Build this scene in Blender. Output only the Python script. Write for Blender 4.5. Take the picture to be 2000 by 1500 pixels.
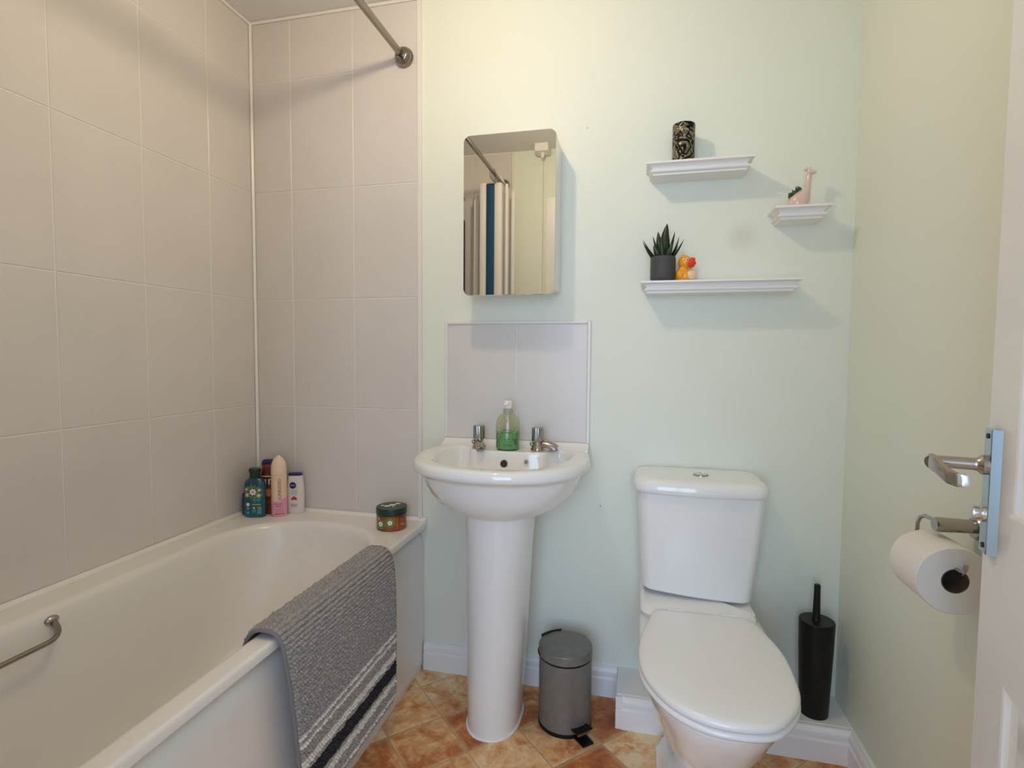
import bpy, bmesh, math, random
from mathutils import Vector, Matrix
import numpy as np
random.seed(7); rng = np.random.default_rng(7)
PI = math.pi
sc = bpy.context.scene
for o in list(bpy.data.objects): bpy.data.objects.remove(o)

# ---------------------------------------------------------------- camera
cam_d = bpy.data.cameras.new('camera'); cam = bpy.data.objects.new('camera', cam_d)
sc.collection.objects.link(cam); sc.camera = cam
cam_d.sensor_fit = 'HORIZONTAL'; cam_d.sensor_width = 36.0
cam_d.lens = 1043.956 / 2000 * 36.0
cam_d.clip_start = 0.01
yaw, pitch, roll = -0.2299838, -0.0543960, 0.00747761
fwd = Vector((math.sin(yaw)*math.cos(pitch), math.cos(yaw)*math.cos(pitch), math.sin(pitch)))
r0 = Vector((math.cos(yaw), -math.sin(yaw), 0)); u0 = r0.cross(fwd)
rt = r0*math.cos(roll) + u0*math.sin(roll); up = -r0*math.sin(roll) + u0*math.cos(roll)
CAM = Vector((1.428524, -1.781553, 1.144778))
mw = Matrix((rt, up, -fwd)).transposed().to_4x4(); mw.translation = CAM
cam.matrix_world = mw

# ---------------------------------------------------------------- world, exposure
w = bpy.data.worlds.new('world'); sc.world = w; w.use_nodes = True
bg = w.node_tree.nodes['Background']
bg.inputs[0].default_value = (0.38, 0.60, 1.0, 1); bg.inputs[1].default_value = 0.55
vs = sc.view_settings
vs.view_transform = 'Standard'; vs.look = 'None'; vs.gamma = 1.0; vs.use_curve_mapping = False
vs.exposure = -0.06
sc.cycles.max_bounces = 10; sc.cycles.diffuse_bounces = 6; sc.cycles.glossy_bounces = 6
sc.cycles.transmission_bounces = 8; sc.cycles.transparent_max_bounces = 8
sc.cycles.sample_clamp_indirect = 4.0
sc.cycles.caustics_reflective = False; sc.cycles.caustics_refractive = False
sc.cycles.use_denoising = True
LAMP = Vector((0.94, -0.77, 2.235)); LAMP_STRENGTH = 292.0
DAY_FILL_POWER = 48.0

# ---------------------------------------------------------------- materials
def srgb(r, g, b):
    f = lambda c: (c/255/12.92) if c/255 <= .04045 else ((c/255+.055)/1.055)**2.4
    return (f(r), f(g), f(b), 1)
def mat(name, col, rough=.5, metal=0, spec=.5, coat=0, trans=0, emit=None, estr=0, ior=1.5, bump=None, sheen=0, sss=0):
    m = bpy.data.materials.new(name); m.use_nodes = True
    nt = m.node_tree; b = nt.nodes['Principled BSDF']
    if len(col) == 3: col = (*col, 1)
    b.inputs['Base Color'].default_value = col
    b.inputs['Roughness'].default_value = rough; b.inputs['Metallic'].default_value = metal
    b.inputs['Specular IOR Level'].default_value = spec; b.inputs['Coat Weight'].default_value = coat
    b.inputs['Transmission Weight'].default_value = trans; b.inputs['IOR'].default_value = ior
    b.inputs['Sheen Weight'].default_value = sheen
    if sss:
        b.inputs['Subsurface Weight'].default_value = sss; b.inputs['Subsurface Scale'].default_value = .01
    if emit:
        b.inputs['Emission Color'].default_value = (*emit, 1); b.inputs['Emission Strength'].default_value = estr
    # every material carries a fine procedural variation
    tc = nt.nodes.new('ShaderNodeTexCoord'); nz = nt.nodes.new('ShaderNodeTexNoise')
    sc_, st = bump if bump else (60, .02)
    nz.inputs['Scale'].default_value = sc_; nz.inputs['Detail'].default_value = 3
    nt.links.new(tc.outputs['Object'], nz.inputs['Vector'])
    bp = nt.nodes.new('ShaderNodeBump'); bp.inputs['Strength'].default_value = st; bp.inputs['Distance'].default_value = .001
    nt.links.new(nz.outputs['Fac'], bp.inputs['Height']); nt.links.new(bp.outputs['Normal'], b.inputs['Normal'])
    return m
def noisy(m, c1, c2, scale, detail=4, lo=.35, hi=.65):
    nt = m.node_tree; b = nt.nodes['Principled BSDF']
    tc = nt.nodes.new('ShaderNodeTexCoord'); nz = nt.nodes.new('ShaderNodeTexNoise')
    nz.inputs['Scale'].default_value = scale; nz.inputs['Detail'].default_value = detail
    nt.links.new(tc.outputs['Object'], nz.inputs['Vector'])
    mr = nt.nodes.new('ShaderNodeMapRange'); mr.inputs[1].default_value = lo; mr.inputs[2].default_value = hi
    nt.links.new(nz.outputs['Fac'], mr.inputs[0])
    mx = nt.nodes.new('ShaderNodeMix'); mx.data_type = 'RGBA'
    mx.inputs[6].default_value = c1; mx.inputs[7].default_value = c2
    nt.links.new(mr.outputs[0], mx.inputs[0]); nt.links.new(mx.outputs[2], b.inputs['Base Color'])
    return m

MINT = mat('mint_paint', (.785, .815, .715), .55, spec=.3, bump=(90, .25))
def smudge(m, spots, c):
    nt = m.node_tree; b = nt.nodes['Principled BSDF']; prev = None
    tc = nt.nodes.new('ShaderNodeTexCoord')
    for p, rad, k in spots:
        d = nt.nodes.new('ShaderNodeVectorMath'); d.operation = 'DISTANCE'; nt.links.new(tc.outputs['Object'], d.inputs[0]); d.inputs[1].default_value = p
        mr = nt.nodes.new('ShaderNodeMapRange'); mr.interpolation_type = 'SMOOTHSTEP'; mr.inputs[1].default_value = 0; mr.inputs[2].default_value = rad; mr.inputs[3].default_value = k; mr.inputs[4].default_value = 0
        nt.links.new(d.outputs['Value'], mr.inputs[0])
        mx = nt.nodes.new('ShaderNodeMix'); mx.data_type = 'RGBA'; nt.links.new(mr.outputs[0], mx.inputs[0]); mx.inputs[7].default_value = c
        if prev: nt.links.new(prev, mx.inputs[6])
        else: mx.inputs[6].default_value = b.inputs['Base Color'].default_value
        prev = mx.outputs[2]
    nt.links.new(prev, b.inputs['Base Color'])
smudge(MINT, [((1.735, 0, 1.512), .065, .26), ((1.256, 0, 1.880), .006, .5), ((1.318, 0, .643), .005, 1.0), ((1.17, 0, 2.0), .004, .4)], (.42, .33, .28, 1))
CEIL = mat('ceiling_paint', (.80, .79, .77), .9, spec=.2, bump=(200, .3))
TILE = noisy(mat('wall_tile', (.7, .66, .63), .28, spec=.4, bump=(25, .12)), (.68, .645, .615, 1), (.72, .68, .65, 1), 3)
GROUT = mat('grout', (.86, .83, .78), .8)
TRIMW = mat('white_plastic_trim', (.80, .77, .72), .35)
SEAL = mat('white_sealant', (.86, .83, .79), .3)
CERAM = mat('white_ceramic', (.86, .85, .83), .09, spec=.5, coat=.25, bump=(8, .01))
ACRYL = mat('bath_acrylic', (.85, .83, .80), .20, spec=.5, bump=(8, .01))
PANELW = mat('bath_panel_plastic', (.84, .83, .81), .2, bump=(8, .01))
GLOSSW = mat('white_gloss_paint', (.86, .85, .84), .25)
SEATW = mat('seat_plastic', (.86, .84, .82), .18)
CHROME = mat('chrome', (.72, .71, .70), .12, metal=1)
CHROMEH = mat('tap_chrome', (.42, .42, .43), .16, metal=1)
CHROMEP = mat('blue_tinted_chrome', (.44, .53, .63), .10, metal=1)  # blue reflection on the handle plate is put into this base colour
CHROMED = mat('brushed_chrome', (.44, .40, .37), .20, metal=1)
CHROMEB = mat('dark_chrome', (.30, .26, .225), .14, metal=1)
MIRROR = mat('mirror_glass', (.86, .87, .86), .015, metal=1, bump=(1, 0))
MIRROR_EDGE = mat('mirror_edge', (.75, .78, .74), .2, metal=.6)
BLACK = mat('black_plastic', (.006, .006, .006), .4, spec=.3)
DARKH = mat('dark_hole', (.03, .025, .025), .6)
GREYBIN = noisy(mat('grey_metallic_paint', (.20, .195, .175), .42, metal=.3, bump=(300, .1)), (.185, .18, .162, 1), (.22, .213, .195, 1), 40)
SHELFW = mat('shelf_paint', (.86, .84, .82), .4)
POTG = mat('pot_dark_grey', (.055, .055, .055), .6)
LEAF = noisy(mat('succulent_green', (.004, .02, .004), .35), (.003, .012, .003, 1), (.012, .04, .010, 1), 60)
LEAF2 = noisy(mat('small_plant_green', (.02, .05, .01), .5), (.02, .045, .008, 1), (.05, .10, .02, 1), 90)
DUCKY = mat('duck_yellow', (.85, .36, .02), .3, sss=.2)
DUCKW = mat('duck_white', (.85, .62, .45), .3)
DUCKR = mat('duck_red', (.75, .04, .01), .25)
WHITE = mat('white_plain', (.82, .80, .78), .4)
PINKC = mat('pink_ceramic', (.72, .53, .47), .12, coat=.3)
BLACKINK = mat('black_ink', (.01, .01, .01), .5)
PAPER = mat('toilet_paper', (.80, .76, .71), .95, spec=.1, bump=(400, .4))
CARD = noisy(mat('cardboard_core', (.10, .06, .045), .9), (.10, .06, .045, 1), (.14, .085, .06, 1), 60)
TEAL = noisy(mat('teal_bottle', (.0, .08, .14), .25, coat=.3), (.002, .062, .125, 1), (.003, .105, .155, 1), 12)
TEALD = mat('dark_teal_bottle', (.003, .07, .11), .3)
GREENCAP = mat('dark_green_cap', (.005, .035, .022), .3)
BROWN = noisy(mat('brown_bottle', (.15, .03, .01), .28), (.11, .018, .008, 1), (.20, .045, .012, 1), 10)
AMBER = noisy(mat('amber_jar', (.25, .06, .01), .22, coat=.3), (.20, .035, .007, 1), (.34, .085, .012, 1), 25)
NAVY = mat('navy_plastic', (.012, .014, .12), .3)
PEACH = mat('peach_can', (.90, .66, .49), .3)
PINKCAN = mat('pink_can', (.82, .38, .50), .3)
MAGENTA = mat('magenta_ink', (.30, .02, .12), .5)
COPPER = mat('copper_ink', (.28, .12, .06), .4, metal=.3)
LILACW = mat('white_bottle', (.74, .70, .68), .3)
CREAM = mat('flower_cream', (.85, .80, .70), .5)
LEAFY = mat('printed_leaf_green', (.16, .22, .07), .5)
GOLD = mat('printed_gold', (.45, .38, .08), .5)
CYAN = mat('printed_cyan', (.10, .45, .50), .5)
ORANGEP = mat('printed_orange', (.55, .18, .05), .5)
GREYP = mat('printed_grey', (.45, .45, .50), .5)
REDP = mat('printed_red', (.50, .02, .06), .5)
SOAPG = mat('green_liquid_soap', (.15, .40, .17), .25)
PETG = mat('clear_bottle', (.9, .9, .9), .05)
_nt = PETG.node_tree; _tr = _nt.nodes.new('ShaderNodeBsdfTransparent'); _tr.inputs[0].default_value = (.90, .92, .82, 1)
_lw = _nt.nodes.new('ShaderNodeLayerWeight'); _lw.inputs[0].default_value = .25
_mr = _nt.nodes.new('ShaderNodeMapRange'); _mr.inputs[3].default_value = .06; _mr.inputs[4].default_value = .55; _nt.links.new(_lw.outputs['Facing'], _mr.inputs[0])
_gl = _nt.nodes.new('ShaderNodeBsdfGlossy'); _gl.inputs[0].default_value = (.75, .76, .66, 1); _gl.inputs[1].default_value = .06
_mx = _nt.nodes.new('ShaderNodeMixShader'); _nt.links.new(_mr.outputs[0], _mx.inputs[0]); _nt.links.new(_tr.outputs[0], _mx.inputs[1]); _nt.links.new(_gl.outputs[0], _mx.inputs[2])
_nt.links.new(_mx.outputs[0], _nt.nodes['Material Output'].inputs[0])
PUMPW = mat('pump_translucent', (.85, .80, .77), .3)
NECKO = mat('olive_neck', (.42, .41, .26), .35)
INKB = mat('dark_ink', (.02, .05, .06), .5)
INKG = mat('dark_green_ink', (.01, .07, .02), .5)
MATG = noisy(mat('chenille_grey', (.2, .19, .18), .95, spec=.1, sheen=.2), (.27, .25, .245, 1), (.40, .375, .36, 1), 160)
MATW = mat('chenille_white', (.74, .70, .65), .95, spec=.1)
MATD = noisy(mat('chenille_charcoal', (.03, .03, .035), .95, spec=.1), (.022, .022, .028, 1), (.05, .048, .055, 1), 160)
MATE = mat('mat_binding', (.20, .19, .20), .8)
RED = mat('red_band', (.35, .02, .02), .4)
CLOTHW = mat('curtain_white', (.80, .77, .75), .8, bump=(200, .3))
CLOTHN = mat('curtain_navy', (.004, .055, .12), .8, bump=(200, .3))
BULB = mat('bulb_glow', (1, 1, 1), .3, emit=(1.0, .80, .56), estr=LAMP_STRENGTH)

def floor_mat():
    m = mat('terracotta_floor', (.5, .25, .1), .38, spec=.35); nt = m.node_tree; b = nt.nodes['Principled BSDF']; N = nt.nodes; L = nt.links
    tc = N.new('ShaderNodeTexCoord'); mp = N.new('ShaderNodeMapping')
    s = 0.1765
    mp.vector_type = 'TEXTURE'
    mp.inputs['Location'].default_value = (.724, -.1165, 0); mp.inputs['Rotation'].default_value = (0, 0, PI/4)
    mp.inputs['Scale'].default_value = (s, s, 1)
    L.new(tc.outputs['Object'], mp.inputs['Vector'])
    fl = N.new('ShaderNodeVectorMath'); fl.operation = 'FLOOR'; L.new(mp.outputs[0], fl.inputs[0])
    fr = N.new('ShaderNodeVectorMath'); fr.operation = 'FRACTION'; L.new(mp.outputs[0], fr.inputs[0])
    wn = N.new('ShaderNodeTexWhiteNoise'); wn.noise_dimensions = '2D'; L.new(fl.outputs[0], wn.inputs['Vector'])
    off = N.new('ShaderNodeVectorMath'); off.operation = 'MULTIPLY_ADD'
    L.new(wn.outputs['Color'], off.inputs[0]); off.inputs[1].default_value = (20, 20, 20); L.new(tc.outputs['Object'], off.inputs[2])
    n1 = N.new('ShaderNodeTexNoise'); n1.inputs['Scale'].default_value = 13; n1.inputs['Detail'].default_value = 6; n1.inputs['Roughness'].default_value = .62; n1.inputs['Distortion'].default_value = .6
    L.new(off.outputs[0], n1.inputs['Vector'])
    n2 = N.new('ShaderNodeTexNoise'); n2.inputs['Scale'].default_value = 70; n2.inputs['Detail'].default_value = 5; n2.inputs['Roughness'].default_value = .7
    L.new(off.outputs[0], n2.inputs['Vector'])
    # per tile level: + noise
    a = N.new('ShaderNodeMath'); a.operation = 'MULTIPLY_ADD'; L.new(wn.outputs['Value'], a.inputs[0]); a.inputs[1].default_value = .34; L.new(n1.outputs['Fac'], a.inputs[2])
    a2 = N.new('ShaderNodeMath'); a2.operation = 'MULTIPLY_ADD'; L.new(n2.outputs['Fac'], a2.inputs[0]); a2.inputs[1].default_value = .28; L.new(a.outputs[0], a2.inputs[2])
    cr = N.new('ShaderNodeValToRGB'); e = cr.color_ramp.elements
    e[0].position = .52; e[0].color = (.36, .095, .026, 1)
    e[1].position = 1.0; e[1].color = (.88, .68, .43, 1)
    x = e.new(.71); x.color = (.54, .19, .062, 1)
    x = e.new(.85); x.color = (.74, .42, .185, 1)
    L.new(a2.outputs[0], cr.inputs[0])
    # grooves
    sx = N.new('ShaderNodeSeparateXYZ'); L.new(fr.outputs[0], sx.inputs[0])
    def edge(o):
        q = N.new('ShaderNodeMath'); q.operation = 'PINGPONG'; q.inputs[1].default_value = .5; L.new(o, q.inputs[0]); return q.outputs[0]
    mn = N.new('ShaderNodeMath'); mn.operation = 'MINIMUM'; L.new(edge(sx.outputs[0]), mn.inputs[0]); L.new(edge(sx.outputs[1]), mn.inputs[1])
    mr = N.new('ShaderNodeMapRange'); mr.inputs[1].default_value = .004; mr.inputs[2].default_value = .012; L.new(mn.outputs[0], mr.inputs[0])
    # worn pale border of each tile
    mr2 = N.new('ShaderNodeMapRange'); mr2.inputs[1].default_value = .01; mr2.inputs[2].default_value = .09; mr2.inputs[3].default_value = .85; mr2.inputs[4].default_value = 0
    L.new(mn.outputs[0], mr2.inputs[0])
    mm = N.new('ShaderNodeMath'); mm.operation = 'MULTIPLY'; L.new(mr2.outputs[0], mm.inputs[0]); L.new(n1.outputs['Fac'], mm.inputs[1])
    mxp = N.new('ShaderNodeMix'); mxp.data_type = 'RGBA'; L.new(mm.outputs[0], mxp.inputs[0]); L.new(cr.outputs[0], mxp.inputs[6]); mxp.inputs[7].default_value = (.82, .60, .36, 1)
    mx = N.new('ShaderNodeMix'); mx.data_type = 'RGBA'; L.new(mr.outputs[0], mx.inputs[0]); mx.inputs[6].default_value = (.52, .33, .18, 1); L.new(mxp.outputs[2], mx.inputs[7])
    L.new(mx.outputs[2], b.inputs['Base Color'])
    bp = N.new('ShaderNodeBump'); bp.inputs['Distance'].default_value = .0015; bp.inputs['Strength'].default_value = .6
    L.new(mr.outputs[0], bp.inputs['Height']); L.new(bp.outputs[0], b.inputs['Normal'])
    return m
FLOOR = floor_mat()

def vase_mat():
    m = mat('embossed_vase', (.02, .02, .015), .25, metal=.8); nt = m.node_tree; b = nt.nodes['Principled BSDF']; N = nt.nodes; L = nt.links
    tc = N.new('ShaderNodeTexCoord')
    nz = N.new('ShaderNodeTexNoise'); nz.inputs['Scale'].default_value = 26; nz.inputs['Detail'].default_value = 0; nz.inputs['Distortion'].default_value = 1.6
    L.new(tc.outputs['Object'], nz.inputs['Vector'])
    w1 = N.new('ShaderNodeMath'); w1.operation = 'MULTIPLY'; w1.inputs[1].default_value = 22; L.new(nz.outputs['Fac'], w1.inputs[0])
    w2 = N.new('ShaderNodeMath'); w2.operation = 'SINE'; L.new(w1.outputs[0], w2.inputs[0])
    cr = N.new('ShaderNodeValToRGB'); e = cr.color_ramp.elements
    e[0].position = .45; e[0].color = (.012, .011, .009, 1); e[1].position = .62; e[1].color = (.20, .18, .12, 1)
    mr = N.new('ShaderNodeMapRange'); mr.inputs[1].default_value = -1; L.new(w2.outputs[0], mr.inputs[0])
    L.new(mr.outputs[0], cr.inputs[0]); L.new(cr.outputs[0], b.inputs['Base Color'])
    bp = N.new('ShaderNodeBump'); bp.inputs['Distance'].default_value = .003; bp.inputs['Strength'].default_value = 1
    L.new(mr.outputs[0], bp.inputs['Height']); L.new(bp.outputs[0], b.inputs['Normal'])
    return m
VASE = vase_mat()

# ---------------------------------------------------------------- mesh builder
ORG = {}
class B:
    def __init__(s): s.v = []; s.f = []; s.m = []; s.cur = 0; s.X = None
    def add(s, vs_, fs, mi=None):
        b0 = len(s.v)
        for p in vs_:
            p = Vector(p)
            s.v.append(s.X @ p if s.X else p)
        for f in fs: s.f.append([b0+i for i in f]); s.m.append(s.cur if mi is None else mi)
        return s
    def box(s, x0, x1, y0, y1, z0, z1):
        v = [(x, y, z) for z in (z0, z1) for y in (y0, y1) for x in (x0, x1)]
        return s.add(v, [(0,2,3,1),(4,5,7,6),(0,1,5,4),(2,6,7,3),(0,4,6,2),(1,3,7,5)])
    def loft(s, rings, cap0=True, cap1=True, closed=True):
        n = len(rings[0]); vs_ = [p for r in rings for p in r]; fs = []
        for i in range(len(rings)-1):
            for j in range(n if closed else n-1):
                k = (j+1) % n; fs.append((i*n+j, i*n+k, (i+1)*n+k, (i+1)*n+j))
        if cap0: fs.append(tuple(reversed(range(n))))
        if cap1: fs.append(tuple(range((len(rings)-1)*n, len(rings)*n)))
        return s.add(vs_, fs)
    def lathe(s, prof, c=(0,0,0), ax='z', n=40, cap0=True, cap1=True):
        rings = []
        for r, h in prof:
            ring = []
            for k in range(n):
                a = 2*PI*k/n; p = (r*math.cos(a), r*math.sin(a), h)
                if ax == 'x': p = (p[2], p[0], p[1])
                if ax == 'y': p = (p[1], p[2], p[0])
                ring.append((p[0]+c[0], p[1]+c[1], p[2]+c[2]))
            rings.append(ring)
        return s.loft(rings, cap0, cap1)
    def tube(s, path, r, n=12, cap=True, flat=1.0):
        P = [Vector(p) for p in path]; rr = r if isinstance(r, (list, tuple)) else [r]*len(P); rings = []
        t0 = (P[1]-P[0]).normalized(); nrm = t0.orthogonal().normalized()
        for i, p in enumerate(P):
            t = (P[min(i+1, len(P)-1)] - P[max(i-1, 0)]).normalized()
            nrm = (nrm - t*nrm.dot(t)).normalized(); bn = t.cross(nrm)
            rings.append([p + (nrm*math.cos(2*PI*k/n) + bn*math.sin(2*PI*k/n)*flat)*rr[i] for k in range(n)])
        return s.loft(rings, cap, cap)
    def ellipsoid(s, c, r, n=24, m=14, rot=None):
        rings = []
        for i in range(m+1):
            a = -PI/2 + PI*i/m; a = max(min(a, PI/2-.03), -PI/2+.03)
            ring = []
            for k in range(n):
                b = 2*PI*k/n; p = Vector((r[0]*math.cos(a)*math.cos(b), r[1]*math.cos(a)*math.sin(b), r[2]*math.sin(a)))
                if rot: p = rot @ p
                ring.append(p + Vector(c))
            rings.append(ring)
        return s.loft(rings)
    def disc(s, c, u, v, ru, rv, n=20, mi=None):
        c, u, v = Vector(c), Vector(u), Vector(v)
        return s.add([c + u*ru*math.cos(2*PI*k/n) + v*rv*math.sin(2*PI*k/n) for k in range(n)], [tuple(range(n))], mi)
    def quad(s, a, b, c, d, mi=None): return s.add([a, b, c, d], [(0,1,2,3)], mi)

col = sc.collection
def build(name, b, m, parent=None, at=None, sharp=35, bevel=0, seg=2, fix=True, solid=0):
    me = bpy.data.meshes.new(name)
    o = bpy.data.objects.new(name, me); col.objects.link(o)
    if parent is not None:
        org = ORG[parent]; o.parent = parent; ORG[o] = org
    else:
        org = Vector(at) if at is not None else Vector((0,0,0)); o.location = org; ORG[o] = org
    bm = bmesh.new(); vv = [bm.verts.new(p - org) for p in b.v]
    for f, mi in zip(b.f, b.m):
        try: nf = bm.faces.new([vv[i] for i in f]); nf.material_index = mi
        except ValueError: pass
    if fix: bmesh.ops.recalc_face_normals(bm, faces=bm.faces)
    lim = math.radians(sharp)
    for f in bm.faces: f.smooth = True
    for e in bm.edges:
        if len(e.link_faces) == 2: e.smooth = e.calc_face_angle(0) < lim
    bm.to_mesh(me); bm.free()
    for x in (m if isinstance(m, (list, tuple)) else [m]): me.materials.append(x)
    if solid:
        md = o.modifiers.new('solid', 'SOLIDIFY'); md.thickness = solid; md.offset = -1
    if bevel:
        md = o.modifiers.new('bevel', 'BEVEL'); md.width = bevel; md.segments = seg; md.limit_method = 'ANGLE'; md.angle_limit = math.radians(40)
        md.harden_normals = False
    wn_ = o.modifiers.new('weighted_normal', 'WEIGHTED_NORMAL'); wn_.keep_sharp = True; wn_.weight = 60
    return o
def thing(name, loc, label, cat, group=None):
    o = bpy.data.objects.new(name, None); col.objects.link(o); o.location = loc; ORG[o] = Vector(loc)
    o.empty_display_size = .05
    tag(o, label, cat, group); return o
def tag(o, label, cat, group=None, kind=None):
    o['label'] = label; o['category'] = cat
    if group: o['group'] = group
    if kind: o['kind'] = kind
    return o
def struct(o, label=None, cat=None):
    o['kind'] = 'structure'
    if label: o['label'] = label
    if cat: o['category'] = cat
    return o
def rrect(x0, x1, y0, y1, r, z, n=10, ns=6):
    """rounded rectangle ring; r = number or 4 (rx,ry) for corners (x1,y1),(x0,y1),(x0,y0),(x1,y0)"""
    if not isinstance(r, (list, tuple)): r = [(r, r)]*4
    r = [(q, q) if not isinstance(q, (list, tuple)) else q for q in r]
    cs = [(x1, y1, -1, -1, 0), (x0, y1, 1, -1, PI/2), (x0, y0, 1, 1, PI), (x1, y0, -1, 1, 1.5*PI)]
    pts = []; arcs = []
    for (cx, cy, sx, sy, a0), (rx, ry) in zip(cs, r):
        arcs.append([(cx+sx*rx+rx*math.cos(a0+PI/2*k/n), cy+sy*ry+ry*math.sin(a0+PI/2*k/n)) for k in range(n+1)])
    for i in range(4):
        pts += arcs[i]; a = arcs[i][-1]; c = arcs[(i+1) % 4][0]
        pts += [(a[0]+(c[0]-a[0])*k/ns, a[1]+(c[1]-a[1])*k/ns) for k in range(1, ns)]
    zz = z if callable(z) else (lambda x, y: z)
    return [(x, y, zz(x, y)) for x, y in pts]
def smooth_closed(pts, n=96):
    """catmull-rom through closed points, resampled"""
    P = [Vector((*p, 0)) if len(p) == 2 else Vector(p) for p in pts]; m = len(P); out = []
    for i in range(m):
        a, b_, c, d = P[i-1], P[i], P[(i+1) % m], P[(i+2) % m]
        for k in range(12):
            t = k/12; out.append(.5*((2*b_)+(c-a)*t+(2*a-5*b_+4*c-d)*t*t+(3*b_-a-3*c+d)*t**3))
    L = [0]
    for i in range(len(out)): L.append(L[-1] + (out[(i+1) % len(out)]-out[i]).length)
    res = []; j = 0
    for k in range(n):
        s_ = L[-1]*k/n
        while L[j+1] < s_: j += 1
        t = (s_-L[j])/max(L[j+1]-L[j], 1e-9); res.append(out[j].lerp(out[(j+1) % len(out)], t))
    return res
_tc = {}
def text_geo(body, size):
    key = (body, size)
    if key not in _tc:
        cu = bpy.data.curves.new('t', 'FONT'); cu.body = body; cu.size = size; cu.align_x = 'CENTER'; cu.align_y = 'CENTER'; cu.resolution_u = 3
        ob = bpy.data.objects.new('t', cu); col.objects.link(ob)
        bpy.context.view_layer.update()
        me = bpy.data.meshes.new_from_object(ob.evaluated_get(bpy.context.evaluated_depsgraph_get()))
        _tc[key] = ([v.co.copy() for v in me.vertices], [tuple(p.vertices) for p in me.polygons])
        bpy.data.objects.remove(ob); bpy.data.curves.remove(cu); bpy.data.meshes.remove(me)
    return _tc[key]
def put_text(b, body, size, fn, mi, sx=1):
    vs_, fs = text_geo(body, size); b.add([fn(v.x*sx, v.y) for v in vs_], fs, mi)
def cylmap(cx, cy, R, az, z0):
    """u (metres along the arc, to the right seen from outside), v up -> point on cylinder facing azimuth az"""
    return lambda u, v: (cx + R*math.sin(az + u/R), cy - R*math.cos(az + u/R), z0 + v)

# ================================================================ SETTING
XR, YF, ZC = 2.041, -1.685, 2.366
struct(build('floor', B().box(-.1, 2.6, -3.3, .1, -.08, 0), FLOOR), 'terracotta coloured diagonal tile pattern floor', 'floor')
struct(build('ceiling', B().box(-.1, 2.15, -1.80, .1, ZC, ZC+.08), CEIL), 'plain matt bathroom ceiling', 'ceiling')
wb = struct(build('wall_back', B().box(0, XR+.1, 0, .1, 0, ZC), MINT), 'pale mint green painted wall behind the toilet and basin', 'wall')
wl = struct(build('wall_left', B().box(-.1, 0, YF-.1, .1, 0, ZC), GROUT), 'tiled wall along the bath', 'wall')
struct(build('wall_right', B().box(XR, XR+.1, YF-.1, 0, 0, ZC), MINT), 'pale mint green painted wall on the right', 'wall')
wf = B().box(0, .945, YF-.1, YF, 0, ZC).box(1.70, XR, YF-.1, YF, 0, ZC).box(.945, 1.70, YF-.1, YF, 2.02, ZC)
wf = struct(build('wall_front', wf, MINT), 'mint green wall with the doorway behind the camera', 'wall')

# tiles: real slabs 5 mm proud of the grout bed (surface pattern: one mesh per wall)
G = .0022; TH = .0016
rows = [.5453829-.4*k for k in (2, 1)] + [.5453829+.4*k for k in range(6)]
def tiles(bb, spans, zs, place):
    for a0, a1 in spans:
        for z0, z1 in zs:
            if a1-a0 < .01: continue
            x0, x1, y0, y1 = a0+G/2, a1-G/2, z0+G/2, z1-G/2; e = .0016
            o_ = [(x0, y0), (x1, y0), (x1, y1), (x0, y1)]; i_ = [(x0+e, y0+e), (x1-e, y0+e), (x1-e, y1-e), (x0+e, y1-e)]
            v = [place(*p, 0) for p in o_] + [place(*p, TH-.0012) for p in o_] + [place(*p, TH) for p in i_]
            fs = [(0,1,5,4),(1,2,6,5),(2,3,7,6),(3,0,4,7),(4,5,9,8),(5,6,10,9),(6,7,11,10),(7,4,8,11),(8,9,10,11)]
            bb.add(v, fs)
zr = [(max(rows[i], .5), min(rows[i+1] if i+1 < len(rows) else ZC, ZC-.004)) for i in range(len(rows)) if rows[i] < ZC and (rows[i+1] if i+1 < len(rows) else 9) > .5]
W_ = .2534637; v1 = -.2167074; u1 = .168455
ls = [(v1, -.004)] + [(v1-W_*(k+1), v1-W_*k) for k in range(5)] + [(YF+.004, v1-5*W_)]
b = B(); tiles(b, ls, zr, lambda a, z, t: (t, a, z)); o = build('wall_tiles', b, TILE, parent=wl, sharp=20)
b = B(); tiles(b, [(.004, u1), (u1, u1+W_), (u1+W_, .669)], zr, lambda a, z, t: (a, -t-.003, z))
b2 = B().box(0, .671, -.003, 0, .5, ZC); o = build('grout_bed', b2, GROUT, parent=wb)
o = build('wall_tiles', b, TILE, parent=wb, sharp=20)
b = B(); tiles(b, [(.004, u1), (u1, u1+W_), (u1+W_, .669)], zr, lambda a, z, t: (a, YF+t+.003, z))
o = build('wall_tiles', b, TILE, parent=wf, sharp=20)
o = build('grout_bed', B().box(0, .671, YF, YF+.003, .5, ZC), GROUT, parent=wf)
# white sealant / trims
def trimbox(n, b_, label, m=TRIMW, bev=.001): return struct(build(n, b_, m, bevel=bev), label, 'trim')
trimbox('trim_1', B().box(.669, .684, -.011, 0, .52, ZC-.002), 'white plastic edging strip at the right end of the back wall tiles', bev=.002)
trimbox('trim_2', B().box(.669, .684, YF, YF+.011, .52, ZC-.002), 'white plastic edging strip where the tiles end beside the doorway wall', bev=.002)
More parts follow.
